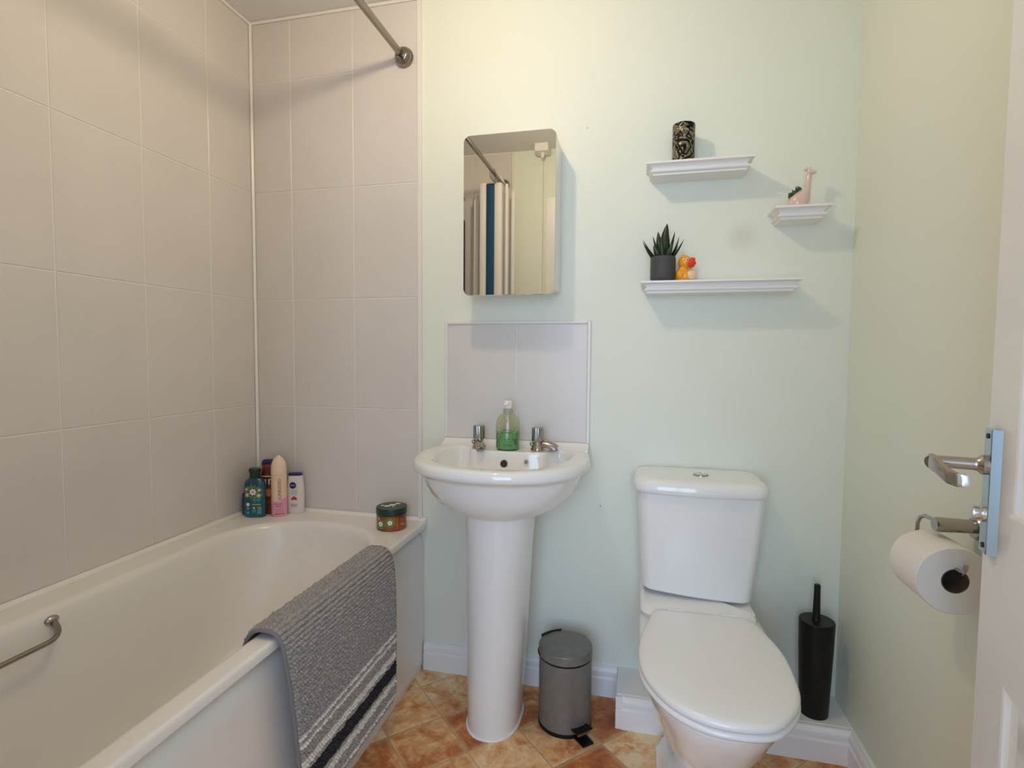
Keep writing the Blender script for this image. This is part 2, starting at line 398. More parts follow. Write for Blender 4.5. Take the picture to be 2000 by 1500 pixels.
# silicone beads (triangular section)
def bead(n, a, c, s1, s2, r, label):
    a, c, s1, s2 = map(Vector, (a, c, s1, s2)); b_ = B()
    rg = lambda p: [p, p+s1*r, p+(s1+s2)*r*.42, p+s2*r]
    b_.loft([rg(a), rg(c)]); return struct(build(n, b_, SEAL, sharp=80), label, 'sealant')
bead('trim_3', (.004, -.007, .555), (.004, -.007, ZC-.002), (1,0,0), (0,-1,0), .007, 'white sealant line up the tiled corner')
bead('trim_4', (.004, -.004, ZC-.001), (.004, YF, ZC-.001), (1,0,0), (0,0,-1), .007, 'white sealant line along the ceiling above the bath wall')
bead('trim_5', (.004, -.007, ZC-.001), (.684, -.007, ZC-.001), (0,-1,0), (0,0,-1), .007, 'white sealant line along the ceiling above the back tiles')
bead('trim_6', (.004, -.005, .548), (.004, YF, .548), (1,0,0), (0,0,1), .010, 'white sealant line between bath rim and left wall tiles')
bead('trim_7', (.004, -.007, .548), (.70, -.007, .548), (0,-1,0), (0,0,1), .010, 'white sealant line between bath rim and back wall tiles')

# skirting boards
SK = [(0, 0), (.018, 0), (.018, .060), (.0155, .0615), (.0120, .065), (.0120, .069), (.0165, .072), (.0175, .078), (.0165, .086), (.0120, .092), (.0095, .0945), (.0090, .099), (.004, .100), (0, .100)]
def skirting(n, path, label, sub=1):
    """path: list of 2D points on the wall line; board stands to the left-hand normal side"""
    P = [Vector((*p, 0)) for p in path]; rings = []
    for i, p in enumerate(P):
        d0 = (P[i]-P[i-1]).normalized() if i > 0 else None; d1 = (P[i+1]-P[i]).normalized() if i < len(P)-1 else None
        nrm = lambda d: Vector((d.y, -d.x, 0))
        if d0 is None: q = nrm(d1)
        elif d1 is None: q = nrm(d0)
        else:
            q = nrm(d0)+nrm(d1); q = q/q.length*(1/math.cos(nrm(d0).angle(nrm(d1))/2))
        rings.append([p + q*t + Vector((0,0,z)) for t, z in SK])
    return struct(build(n, B().loft(rings), GLOSSW, sharp=28), label, 'skirting board')
skirting('baseboard_back', [(.692, 0), (1.3835, 0)], 'white moulded skirting board on the back wall behind the basin pedestal')
skirting('baseboard_right', [(1.402, -.148), (XR, -.148), (XR, YF)], 'white moulded skirting along the pipe boxing and the right wall')
bx = struct(build('trim_8', B().box(1.385, XR, -.148, 0, 0, .101), GLOSSW, bevel=.002), 'low white pipe boxing on the floor behind the toilet', 'pipe boxing')
struct(build('trim_9', B().box(1.3835, 1.4025, -.166, -.1485, 0, .063).box(1.3835, 1.4025, -.164, -.1485, .063, .0995), GLOSSW, bevel=.0015), 'mitred end piece of the white skirting at the left end of the pipe boxing', 'skirting end')

# ---------------------------------------------------------------- door (open, hinged right of the camera)
th = math.radians(14); DH = Vector((1.70, -1.685, 0)); DD = Vector((math.sin(th), math.cos(th), 0)); DN = Vector((-DD.y, DD.x, 0))
def dpt(s, t, z): return DH + DD*s + DN*t + Vector((0, 0, z))
door = struct(bpy.data.objects.new('door_1', None), 'white six panel door standing open against the right wall', 'door'); col.objects.link(door)
door.location = DH; ORG[door] = DH.copy()
b = B(); LW, LH, LT = .75, 1.985, .035
xs = [0, .095, .335, .415, .655, LW]; zs = [.008, .20, .757, .960, 1.52, 1.62, 1.87, LH]
for side, t0, sg in (('in', 0, 1), ('out', -LT, -1)):
    for i in range(5):
        for j in range(7):
            x0, x1, z0, z1 = xs[i], xs[i+1], zs[j], zs[j+1]
            if i in (1, 3) and j in (1, 3, 5):
                rg = []
                for d, t in ((0, 0), (.004, -.001), (.010, -.006), (.018, -.0075), (.026, -.007), (.045, -.002), (.048, -.0018)):
                    rg.append([dpt(x0+d, t0+sg*t, z0+d), dpt(x1-d, t0+sg*t, z0+d), dpt(x1-d, t0+sg*t, z1-d), dpt(x0+d, t0+sg*t, z1-d)])
                b.loft(rg, cap0=False)
            else: b.quad(dpt(x0, t0, z0), dpt(x1, t0, z0), dpt(x1, t0, z1), dpt(x0, t0, z1))
for (s0, s1, z0, z1) in ((0, 0, .008, LH), (LW, LW, .008, LH)):
    b.quad(dpt(s0, 0, z0), dpt(s0, -LT, z0), dpt(s0, -LT, z1), dpt(s0, 0, z1))
b.quad(dpt(0, 0, LH), dpt(LW, 0, LH), dpt(LW, -LT, LH), dpt(0, -LT, LH)); b.quad(dpt(0, 0, .008), dpt(LW, 0, .008), dpt(LW, -LT, .008), dpt(0, -LT, .008))
build('door_leaf', b, GLOSSW, parent=door, sharp=20)
# lever handle on long plate
def dbox(b_, s0, s1, t0, t1, z0, z1):
    v = [dpt(s, t, z) for z in (z0, z1) for t in (t0, t1) for s in (s0, s1)]
    return b_.add(v, [(0,2,3,1),(4,5,7,6),(0,1,5,4),(2,6,7,3),(0,4,6,2),(1,3,7,5)])
_pb = B().loft([[dpt(s_, t_, z_) for s_, t_ in ((.6985, 0), (.7012, .0095), (.7025, .0105), (.7265, .0105), (.728, .0095), (.729, 0))] for z_ in (.898, .900, 1.054, 1.056)])
hp = build('handle_plate', _pb, CHROMEP, parent=door, sharp=12)
b = B()
for s_ in (.706, .721):
    for z_ in (.906, 1.047): b.lathe([(.0028, 0), (.0028, .0006), (.0018, .0012)], n=12)
b = B()
for z_ in (.907, 1.047):
    b.tube([dpt(.7135, .0105, z_), dpt(.7135, .0118, z_)], .0034)
build('screw', b, DARKH, parent=hp)
b = B().tube([dpt(.713, .010, 1.010), dpt(.713, .016, 1.010), dpt(.713, .020, 1.010), dpt(.713, .024, 1.010), dpt(.713, .056, 1.010), dpt(.7125, .064, 1.009), dpt(.709, .069, 1.008)],
             [.0125, .0125, .0085, .0078, .0078, .0085, .0085], n=18)
build('lever_neck', b, CHROMED, parent=door)
rg = []
for s_, t_, z_, hw, hh in ((.716, .0665, 1.010, .0045, .0095), (.708, .066, 1.009, .0045, .0105), (.695, .0635, 1.006, .004, .0095), (.683, .060, 1.002, .004, .0095), (.673, .056, .998, .004, .0095), (.666, .050, .996, .004, .0085), (.662, .042, .996, .0035, .0075)):
    rg.append([dpt(s_, t_+hw*math.copysign(abs(math.cos(a))**.6, math.cos(a)), z_+hh*math.copysign(abs(math.sin(a))**.6, math.sin(a))) for a in [2*PI*k/16 for k in range(16)]])
build('lever', B().loft(rg), CHROMED, parent=door)
b = B().tube([dpt(.713, .0105, .948), dpt(.713, .014, .948), dpt(.713, .014, .948), dpt(.713, .021, .948), dpt(.713, .024, .948)], [.011, .011, .0085, .0095, .0085], n=20)
build('lock_turn', b, CHROME, parent=door)
# door lining and architrave
b = B().box(.945, .957, YF-.1, YF, 0, 2.008).box(1.702, 1.714, YF-.1, YF, 0, 2.008).box(.945, 1.714, YF-.1, YF, 2.008, 2.02)
def arch(b_, x0, x1, z0, z1):
    for o0, o1, t in ((0, .065, .012), (.008, .05, .016), (.012, .028, .019)):
        b_.box(x0-o1, x0-o0, YF, YF+t, 0, z1+o1); b_.box(x1+o0, x1+o1, YF, YF+t, 0, z1+o1); b_.box(x0-o0, x1+o0, YF, YF+t, z1+o0, z1+o1)
b3 = B(); arch(b3, .950, 1.716, 0, 2.012)
fr = struct(build('door_frame', b, GLOSSW), 'white timber frame around the open doorway', 'door frame')
build('architrave', b3, GLOSSW, parent=fr)

# ================================================================ BATH
bath = thing('bathtub', (.35, -.84, 0), 'white acrylic bathtub along the tiled left wall with a white side panel', 'bathtub')
Y0b, Y1b = YF+.002, -.0075
def oring(e, z): return rrect(.006+e, .704-e, Y0b+e, Y1b-e, [(.004, .004)]*4, z, n=10, ns=14)
R4 = [(.26, .28), (.25, .22), (.15, .15), (.15, .15)]
def iring(e, z, k=1.0, yoff=0):
    return rrect(.100+e, .652-e, -1.55+e*1.2, -.118-e*1.0-yoff, [(max(r[0]-e*.5, .06)*k, max(r[1]-e*.5, .06)*k) for r in R4], z, n=10, ns=14)
rings = [oring(.040, .5250), oring(.003, .5235), oring(.0005, .525), oring(0, .527), oring(.0003, .540), oring(.002, .545), oring(.005, .5474), oring(.010, .548)]
rings += [iring(-.012, .5475), iring(-.003, .546), iring(.004, .541), iring(.010, .531), iring(.015, .515), iring(.022, .48), iring(.030, .42, yoff=.02), iring(.040, .34, yoff=.06),
          iring(.052, .26, yoff=.11), iring(.066, .20, yoff=.16), iring(.085, .165, yoff=.20), iring(.115, .148, yoff=.24), iring(.16, .142, .8, yoff=.28)]
build('tub_shell', B().loft(rings, cap0=False, cap1=True), ACRYL, parent=bath, sharp=60)
# side panel with rounded top
pf = [(.655, .02), (.687, .02), (.688, .03), (.688, .440), (.687, .458), (.684, .476), (.678, .490), (.668, .500), (.655, .504)]
b = B().loft([[(x, y, z) for x, z in pf] for y in (-.006, -.4, -.8, -1.2, -1.68)])
pn = build('side_panel', b, PANELW, parent=bath, sharp=50)
build('plinth', B().box(.664, .684, -1.68, -.008, 0, .02), TRIMW, parent=bath)
build('screw_cap', B().lathe([(.006, 0), (.006, .002), (.003, .004)], c=(.690, -.075, .055), ax='x', n=16), SEAL, parent=bath)
# grab handle on inner left side
def arc_path():
    P = []
    for k in range(7):
        a = k/6*PI/2; P.append((.112+.052*math.sin(a)*1.0, -.845-.045*(1-math.cos(a)), .519-.022*math.sin(a)))
    Q = [(x, -1.69-y+.0, z) for x, y, z in P]
    return P, [(x, -1.15*1-( -.845 - y)*-1 , z) for x, y, z in reversed(P)]
P, _ = arc_path()
far = [(x, -1.16 + (-.845 - y), z) for x, y, z in reversed(P)]
gh = build('grab_handle', B().tube(P + far, .0075, n=14, flat=.8), CHROMEB, parent=bath)
build('grab_handle_foot', B().ellipsoid((.112, -.845, .520), (.010, .017, .011)), CHROMED, parent=gh)
build('grab_handle_foot', B().ellipsoid((.112, -1.16, .520), (.010, .017, .011)), CHROMED, parent=gh)
build('waste', B().lathe([(.03, 0), (.034, .002), (.03, .004), (.012, .003)], c=(.376, -1.25, .143)), CHROME, parent=bath)

# ---------------------------------------------------------------- bath mat over the rim
def bath_mat():
    ctrl = [(.628, .505), (.636, .530), (.646, .548), (.662, .5585), (.680, .560), (.698, .558), (.710, .549), (.718, .533), (.724, .505), (.728, .46), (.731, .40), (.733, .30), (.734, .20), (.734, .115)]
    P = []
    for i in range(len(ctrl)-1):
        a = ctrl[max(i-1, 0)]; b_ = ctrl[i]; c = ctrl[i+1]; d = ctrl[min(i+2, len(ctrl)-1)]
        for k in range(10):
            t = k/10; P.append(tuple(.5*((2*b_[j])+(c[j]-a[j])*t+(2*a[j]-5*b_[j]+4*c[j]-d[j])*t*t+(3*b_[j]-a[j]-3*c[j]+d[j])*t**3) for j in (0, 1)))
    P.append(ctrl[-1]); P = np.array(P); seg = np.r_[0, np.cumsum(np.hypot(*np.diff(P, axis=0).T))]; Ltot = seg[-1]
    pitch = .0096; nr = int(Ltot/pitch); pitch = Ltot/nr; K = 5
    ns = nr*K+1; sarr = np.linspace(0, Ltot, ns)
    X = np.interp(sarr, seg, P[:, 0]); Z = np.interp(sarr, seg, P[:, 1])
    tx = np.gradient(X, sarr); tz = np.gradient(Z, sarr); nx, nz_ = -tz, tx
    nl = np.hypot(nx, nz_); nx, nz_ = nx/nl, nz_/nl
    nt_ = 58; J = 5; ny = nt_*J+1; v = np.linspace(0, 1, ny)
    # left / right edge of the mat as function of z, with rounded lower corners
    def edges(z, s_):
        yl = -.838 + .035*np.clip((.50-z)/.3, 0, 1) ; yr = -.333 - .012*np.clip((.50-z)/.3, 0, 1)
        q = np.clip((.155-z)/.042, 0, 1); c = .045*(1-np.sqrt(np.clip(1-q*q, 0, 1)))
        return yl + c, yr - c
    V = np.zeros((ns, ny, 3)); rowj = rng.uniform(-.25, .25, (nr+1, 3)); amp = rng.uniform(.75, 1.15, (nr+1, nt_+2)); ph = rng.uniform(0, 1, nr+1)
    wav = rng.uniform(0, 6.28, nr+1)
    for i in range(ns):
        r = min(i//K, nr-1); f = (i % K)/K if i < ns-1 else 0
        yl, yr = edges(Z[i], sarr[i]); y = yl + (yr-yl)*v
        prof = math.sqrt(max(0, 1-(2*f-1)**2)) if f > 0 else 0
        u = v*nt_ + ph[r]; cell = np.minimum(u.astype(int), nt_+1); ff = u-u.astype(int)
        bump = .40+.60*np.sqrt(np.clip(1-(2*ff-1)**2, 0, 1)); h = .0098*prof*bump*amp[r][cell]
        h = h + .0006*np.sin(y*90+wav[r])
        ed = np.clip(np.minimum(v, 1-v)*nt_/1.0, 0, 1); h = h*ed
        ds = .0012*np.sin(y*120+wav[r])*(.5 if f else .5)
        bow = .004*np.sin((y+.33)/.5*PI)
        lift = .004 + h
        V[i, :, 0] = X[i] + nx[i]*lift + tx[i]*ds; V[i, :, 2] = Z[i] + nz_[i]*lift + tz[i]*ds + 0*bow; V[i, :, 1] = y
    verts = V.reshape(-1, 3)
    me = bpy.data.meshes.new('pile'); idx = np.arange(ns*ny).reshape(ns, ny)
    F = np.stack([idx[:-1, :-1], idx[:-1, 1:], idx[1:, 1:], idx[1:, :-1]], -1).reshape(-1, 4)
    # stripe material per row, by height on the hanging face
    zc = np.interp((np.arange(ns-1)//K+.5)*pitch, seg, P[:, 1]); onface = sarr[:-1] > .14
    mi = np.zeros(ns-1, int)
    def band(z1, z0, m_): mi[(zc <= z1) & (zc > z0) & onface] = m_
    rk = nr-1-np.minimum(np.arange(ns-1)//K, nr-1)
    for k_, m_ in ((1, 1), (5, 1), (6, 1), (8, 2), (9, 2), (10, 2), (11, 2), (13, 1), (14, 1), (18, 1), (20, 1)): mi[rk == k_] = m_
    root = thing('bath_mat', (.70, -.585, .548), 'grey chenille bath mat with white and charcoal stripes draped over the bath rim', 'bath mat')
    loc = np.array(ORG[root]); me.from_pydata((verts-loc).tolist(), [], F[:, ::-1].tolist())
    for m_ in (MATG, MATW, MATD): me.materials.append(m_)
    me.polygons.foreach_set('material_index', np.repeat(mi, ny-1)); me.polygons.foreach_set('use_smooth', np.ones(len(F), bool)); me.update()
    o = bpy.data.objects.new('pile', me); col.objects.link(o); o.parent = root; ORG[o] = ORG[root]
    # backing sheet and sewn edge
    b_ = B(); sub = range(0, ns, 3); inner = []; outer = []; L = []; R_ = []
    for i in sub:
        yl, yr = edges(Z[i], sarr[i])
        rg = lambda off: [(X[i]+nx[i]*off, y, Z[i]+nz_[i]*off) for y in (yl, yr)]
        a, c = rg(0), rg(.0045); inner.append([a[0], a[1], c[1], c[0]]); L.append((X[i]+nx[i]*.004, yl, Z[i]+nz_[i]*.004)); R_.append((X[i]+nx[i]*.004, yr, Z[i]+nz_[i]*.004))
    b_.loft(inner); build('backing', b_, MATE, parent=root, sharp=40)
    b_ = B().tube(L, .0042, n=10).tube(R_, .0042, n=10).tube([L[-1], (L[-1][0], (L[-1][1]+R_[-1][1])/2, L[-1][2]), R_[-1]], .0042, n=10)
    build('binding', b_, MATE, parent=root)
bath_mat()

# ================================================================ BASIN
XB = 1.025
basin = thing('pedestal_basin', (XB, -.2, 0), 'white ceramic basin on a tall pedestal with two chrome taps', 'basin')
def D(hw, yf, z, back=-.003, hb=None, n=96, zf=None, kb=.62):
    """rim-like outline: narrow at the wall, widest in the middle, round front"""
    hb = hb if hb is not None else hw*.93
    dy = yf-back
    pts = [(XB+hb, back), (XB+hb*1.0, back+dy*.06), (XB+hw*.955, back+dy*.16), (XB+hw*.985, back+dy*.27), (XB+hw*1.0, back+dy*.42), (XB+hw*.955, back+dy*.60), (XB+hw*.83, back+dy*.77), (XB+hw*.60, back+dy*.905), (XB+hw*.30, back+dy*.98), (XB, yf)]
    L_ = pts + [(2*XB-x, y) for x, y in reversed(pts[:-1])]
    # straight back
    L_ = L_ + [(XB-hb*.5, back), (XB, back), (XB+hb*.5, back)]
    R_ = smooth_closed(L_, n)
    return [(p.x, min(p.y, back), (zf(p.x, p.y) if zf else z)) for p in R_]
def bowlring(e, z, ledge=1.0, zt=None):
    """inner opening: wraps round the tap ledge"""
    hw = .213-e; yf = -.398+e*1.0; yb = -.060-e*.8; yl = -.127-e*.55*ledge
    wl_ = .140+e*.1
    if ledge < .5: yb = yl = -.127-e*.55
    pts = [(XB+wl_+.030, yb), (XB+hw*.96, yb-.040), (XB+hw, yb-.11), (XB+hw*.95, -.245), (XB+hw*.80, -.33), (XB+hw*.48, yf+.018), (XB, yf)]
    pts = pts + [(2*XB-x, y) for x, y in reversed(pts[:-1])]
    pts += [(XB-wl_+.004, yb-.018), (XB-wl_+.022, yl+.008), (XB-wl_*.6, yl), (XB, yl-.002), (XB+wl_*.6, yl), (XB+wl_-.022, yl+.008), (XB+wl_-.004, yb-.018)]
    return [(p.x, p.y, z) for p in smooth_closed(pts, 96)]
def align(r, ref):
    """rotate ring indices so that it starts nearest the reference start and runs the same way"""
    c = Vector((XB, -.2))
    k = min(range(len(r)), key=lambda i: (Vector(r[i][:2])-Vector(ref[0][:2])).length)
    return r[k:] + r[:k]
rim0 = D(.255, -.445, .790)
rimz = lambda x, y: .836 + (.008 if y > -.02 else 0) + (.004*max(0, (-y-.35)/.1) if y < -.35 else 0)
outer = [D(.088, -.295, .662, back=-.05), D(.128, -.330, .669, back=-.03), D(.168, -.362, .684), D(.201, -.385, .706), D(.224, -.401, .734), D(.238, -.411, .762), D(.245, -.417, .784), D(.249, -.421, .7955),
         D(.262, -.435, .7995), D(.268, -.4425, .804), D(.2705, -.445, .811), D(.2700, -.445, .820), D(.2675, -.442, .829), D(.2630, -.437, .8338), D(.2560, -.430, .836)]
def pref(r):  # start ring at the point in the +x direction of centre
    k = max(range(len(r)), key=lambda i: math.cos(math.atan2(r[i][1]+.2, r[i][0]-XB)))
    r = list(r[k:]) + list(r[:k]); return r
outer = [pref(r) for r in outer]
inn = [bowlring(-.006, .8355), bowlring(-.001, .8335), bowlring(.003, .829), bowlring(.006, .820), bowlring(.012, .80), bowlring(.028, .765), bowlring(.055, .73), bowlring(.09, .708)]
inn = [pref(r) for r in inn]
def arclen_match(r, ref):
    """resample ring r so vertex k has the same polar angle order as ref"""
    return r
build('bowl', B().loft(outer + inn, cap0=True, cap1=True), CERAM, parent=basin, sharp=60)
# upstand at the wall
b = B().loft([[(XB+sx*.252, -.002, z) if i == 0 else p for i, p in enumerate([(XB+sx*.252, -.0035, .820), (XB+sx*.252, -.060, .820), (XB+sx*.252, -.056, .8355), (XB+sx*.252, -.036, .8385), (XB+sx*.252, -.022, .843), (XB+sx*.252, -.012, .850), (XB+sx*.252, -.008, .852), (XB+sx*.252, -.0035, .8525)])] for sx, z in ((-1, .82), (-.5, .82), (0, .82), (.5, .82), (1, .82))])
build('upstand', b, CERAM, parent=basin)
b = B().lathe([(.0075, 0), (.0095, 0), (.0095, .003), (.0072, .003)], c=(XB-.006, -.138, .797), ax='y', n=28)
b = B().tube([(1.019, -.1300, .7985), (1.019, -.1420, .7960)], .0112, n=24)
build('overflow_hole', b, DARKH, parent=basin)
b = B().tube([(1.091, -.1330, .8065), (1.091, -.1405, .8055)], [.0066, .0054], n=18)
build('chain_stay', b, CHROMED, parent=basin)
# pedestal
rg = []
for k, z in enumerate([0.0, .004, .05, .15, .30, .45, .58, .63, .66, .685]):
    t = z/.66; cxp = 1.010 + .013*t; hw = .080+.022*t**.9; yf = -.312-.004*t; yb = -.10
    if z >= .63: hw += .003
    pts = []
    for i in range(48):
        a = 2*PI*i/48; c_, s_ = math.cos(a), math.sin(a)
        if s_ < 0: pts.append((cxp+hw*math.copysign(abs(c_)**.9, c_), -.20+(yf+.20)*abs(s_)**.92, z))
        else: pts.append((cxp+hw*math.copysign(abs(c_)**.5, c_), -.20+(yb+.20)*s_**.5, z))
    rg.append(pts)
build('pedestal', B().loft(rg), CERAM, parent=basin, sharp=50)
b = B(); ringp = [Vector(p) for p in rg[0]]; path = [p+Vector((0,0,.002)) for p in ringp if p.y < -.16]
path = [Vector((1.010+(p.x-1.010)*1.02, -.2+(p.y+.2)*1.02, .002)) for p in ringp]; path.append(path[0])
build('sealant_bead', B().tube(path, .004, n=8), SEAL, parent=basin)
# taps
def tap(x, y, red, ang):
    z = .836; cs, sn = math.cos(ang), math.sin(ang)
    b_ = B().lathe([(.0215, 0), (.0225, .002), (.0220, .006), (.0190, .012), (.0150, .021), (.013, .028)], c=(x, y, z), n=28)
    # spout, arching toward ang direction
    pr_ = [(.004, .018), (.018, .022), (.036, .020), (.052, .014), (.062, .007)]
    b_.tube([(x+cs*d, y+sn*d, z+h) for d, h in pr_], [.013, .014, .0135, .0145, .0150], n=16, flat=.62)
    b_.ellipsoid((x-.0185, y-.004, z+.020), (.0065, .006, .0075), n=14, m=8)
    b_.lathe([(.012, 0), (.0135, .001), (.0135, .006), (.010, .0075)], c=(x+cs*.055, y+sn*.055, z-.0005+.001), n=20)
    t = build('tap', b_, CHROMED, parent=basin)
    h = B().lathe([(.013, .024), (.013, .031)], c=(x, y, z), n=24)
    build('tap_band', h, RED if red else BLACK, parent=t)
    n = 48; hr = []
    for zz, sc_ in ((.029, .90), (.032, 1), (.070, 1), (.0735, .96), (.075, .85)):
        ring = []
        for k in range(n):
            a = 2*PI*k/n; r = .0195*sc_*(1-.07*max(0, math.cos(a*8))**3)
            ring.append((x+r*math.cos(a), y+r*math.sin(a), z+zz))
        hr.append(ring)
    build('tap_head', B().loft(hr), CHROMEH, parent=t, sharp=40)
tap(.921, -.088, True, math.radians(-70))
tap(1.118, -.083, False, math.radians(-5))

# splashback
spl = thing('splashback', (1.025, 0, .856), 'two tile splashback with white edging on the wall above the basin', 'splashback')
b = B(); tiles(b, [(.781, 1.028), (1.028, 1.268)], [(.853, 1.250)], lambda a, z, t: (a, -t-.003, z)); build('tile', b, TILE, parent=spl, sharp=20)
build('grout', B().box(.776, 1.272, -.003, 0, .853, 1.254), GROUT, parent=spl)
build('edging', B().box(.771, .781, -.010, 0, .853, 1.260).box(1.268, 1.278, -.010, 0, .853, 1.260).box(.781, 1.268, -.010, 0, 1.250, 1.260), TRIMW, parent=spl, bevel=.002)

# soap bottle
sx_, sy_, sz_ = 1.019, -.088, .8365
soap = thing('soap_dispenser', (sx_, sy_, sz_), 'clear hand soap bottle half full of green liquid standing between the taps', 'soap bottle')
prof = [(.0345, 0), (.0385, .003), (.0392, .012), (.0392, .080), (.0375, .092), (.0325, .104), (.0245, .1125), (.0165, .1165)]
b = B().lathe(prof, c=(sx_, sy_, sz_), n=48, cap1=False)
build('bottle', b, PETG, parent=soap, solid=0)
b = B().lathe([(.033, .0015), (.0372, .005), (.0378, .014), (.0378, .0565), (.0375, .0568)], c=(sx_, sy_, sz_), n=48)
build('liquid', b, SOAPG, parent=soap)
b = B().lathe([(.0165, .1165), (.0165, .119), (.0155, .120), (.0155, .131), (.0145, .133)], c=(sx_, sy_, sz_), n=28)
build('neck', b, NECKO, parent=soap)
b = B().lathe([(.0125, .133), (.0125, .140), (.0135, .142), (.0138, .156), (.0125, .159)], c=(sx_, sy_, sz_), n=28)
b.box(sx_-.007, sx_+.007, sy_-.028, sy_, sz_+.146, sz_+.155)
build('pump', b, PUMPW, parent=soap, bevel=.001)
b = B().tube([(sx_, sy_, sz_+.115), (sx_+.004, sy_, sz_+.01)], .0028, n=10); build('dip_tube', b, PUMPW, parent=soap)
az = math.atan2(CAM.x-sx_, -(CAM.y-sy_)); az = az
cm = cylmap(sx_, sy_, .0397, az, sz_)
b = B()
put_text(b, 'WHITE', .0088, lambda u, v: cm(u-.004, v+.0665), 0); put_text(b, 'MULBERRY', .0088, lambda u, v: cm(u-.004, v+.0585), 0)
for du, dv, r in ((-.026, .043, .0022), (-.010, .036, .0018), (.004, .038, .002), (.016, .036, .0018), (-.022, .034, .0014), (.006, .030, .0013)):
    b.add([cm(du+r*math.cos(a), dv+r*math.sin(a)) for a in [2*PI*k/10 for k in range(10)]], [tuple(range(10))], 1)
def strip(b_, f, u0, u1, v0, v1, mi, n=6):
    for k in range(n):
        a = u0+(u1-u0)*k/n; c = u0+(u1-u0)*(k+1)/n; b_.quad(f(a, v0), f(c, v0), f(c, v1), f(a, v1), mi)
for k in range(7): strip(b, cm, .022, .031, .020+k*.0028, .0215+k*.0028, 0, 2)
for k in range(3): strip(b, cm, -.014, .014, .014+k*.003, .0147+k*.003, 1)
for q in range(7):
    b.quad(cm(.020+.0008*q, .064+.0018*q), cm(.0215+.0008*q, .064+.0018*q), cm(.0222+.0008*q, .066+.0018*q), cm(.0207+.0008*q, .066+.0018*q), 0)
build('label', b, [INKB, INKG], parent=soap, fix=False)

# ================================================================ MIRROR CABINET
mc = thing('mirror_cabinet', (1.027, 0, 1.335), 'mirrored cabinet with rounded corners hung on the wall above the basin', 'mirror cabinet')
build('cabinet_body', B().box(.886, 1.1735, -.114, 0, 1.350, 1.822), GLOSSW, parent=mc, bevel=.003)
def rr(x0, x1, z0, z1, r, y): return [(p[0], y, p[1]) for p in [(q[0], q[1]) for q in rrect(x0, x1, z0, z1, r, 0)]]
b = B().loft([rr(.878, 1.175, 1.334, 1.836, .022, -.115), rr(.878, 1.175, 1.334, 1.836, .022, -.1285)], cap1=False); b.cur = 0
md = build('mirror_door', b, MIRROR_EDGE, parent=mc)
b = B().loft([rr(.878, 1.175, 1.334, 1.836, .022, -.1285), rr(.8792, 1.1738, 1.3352, 1.8348, .021, -.130)], cap0=False, cap1=True)
build('mirror_glass', b, MIRROR, parent=md, sharp=10)

# ================================================================ SHELVES
def shelf(x0, x1, z1, label):
    d = .100; out = []
    prof = [(0, 0), (0, -.006), (-.005, -.007), (-.0115, -.0095), (-.016, -.014), (-.0175, -.0200), (-.0125, -.0215), (-.0102, -.0245), (-.0115, -.0275), (-.0155, -.0300), (-.0185, -.0305), (-.0190, -.036)]
    for e, dz in prof: out.append([(x0-e, 0, z1+dz), (x0-e, -d-e, z1+dz), (x1+e, -d-e, z1+dz), (x1+e, 0, z1+dz)])
    o = build('wall_shelf', B().loft(out), SHELFW, at=((x0+x1)/2, 0, z1), sharp=22)
    return tag(o, label, 'shelf', 'white moulded floating shelves')
shelf(1.444, 1.746, 1.725, 'medium white moulded shelf, highest of the three, holding the dark patterned vase')
shelf(1.803, 1.953, 1.576, 'shortest white moulded shelf near the corner holding the pink giraffe planter')
shelf(1.434, 1.884, 1.372, 'longest white moulded shelf, lowest of the three, holding the potted plant and duck')

# vase
b = B(); n = 64; rg = []
cv = (1.551, -.058); zb_ = 1.725
for z, r in ((0, .030), (.002, .0325), (.060, .0325), (.113, .0325)):
    rg.append([(cv[0]+r*math.cos(2*PI*k/n), cv[1]+r*math.sin(2*PI*k/n), zb_+z) for k in range(n)])
rg.append([(cv[0]+.0315*math.cos(2*PI*k/n), cv[1]+.0315*math.sin(2*PI*k/n), zb_+.1145) for k in range(n)])
rg.append([(cv[0]+.029*math.cos(2*PI*k/n), cv[1]+.029*math.sin(2*PI*k/n), zb_+.113) for k in range(n)])
rg.append([(cv[0]+.028*math.cos(2*PI*k/n), cv[1]+.028*math.sin(2*PI*k/n), zb_+.01) for k in range(n)])
# raised scrollwork
def scroll(b_, u0, v0, r, turns, a0, sg):
    P = []
    for k in range(22):
        t = k/21; a = a0+sg*turns*2*PI*t; rr_ = r*(1-.85*t)
        u = u0+rr_*math.cos(a); v = v0+rr_*math.sin(a); P.append(cylmap(cv[0], cv[1], .0325, math.radians(12), zb_)(u, v))
    b_.tube(P, [.0013*(1-.5*k/21) for k in range(22)], n=6)
b.loft(rg, cap1=True)
for u, v, r, t_, a, s_ in ((-.012, .02, .010, 1.2, 1.5, 1), (.012, .02, .010, 1.2, 1.6, -1), (0, .050, .013, 1.3, 3.1, -1), (-.017, .060, .008, 1.2, 0, 1), (.018, .055, .009, 1.2, 3, -1), (-.006, .085, .011, 1.2, 0, 1), (.014, .09, .009, 1.3, 2.5, -1), (-.021, .095, .007, 1.2, 1, 1), (0, .034, .006, 1.1, 1.6, 1), (.002, .103, .006, 1.1, 5, 1), (.024, .03, .007, 1.2, 1, 1), (-.026, .04, .007, 1.2, 1, -1), (.027, .075, .006, 1.2, 1, -1)):
    scroll(b, u, v, r, t_, a, s_)
tag(build('vase', b, VASE, at=(cv[0], cv[1], zb_), sharp=50), 'dark cylindrical vase with raised scroll pattern on the top shelf', 'vase')

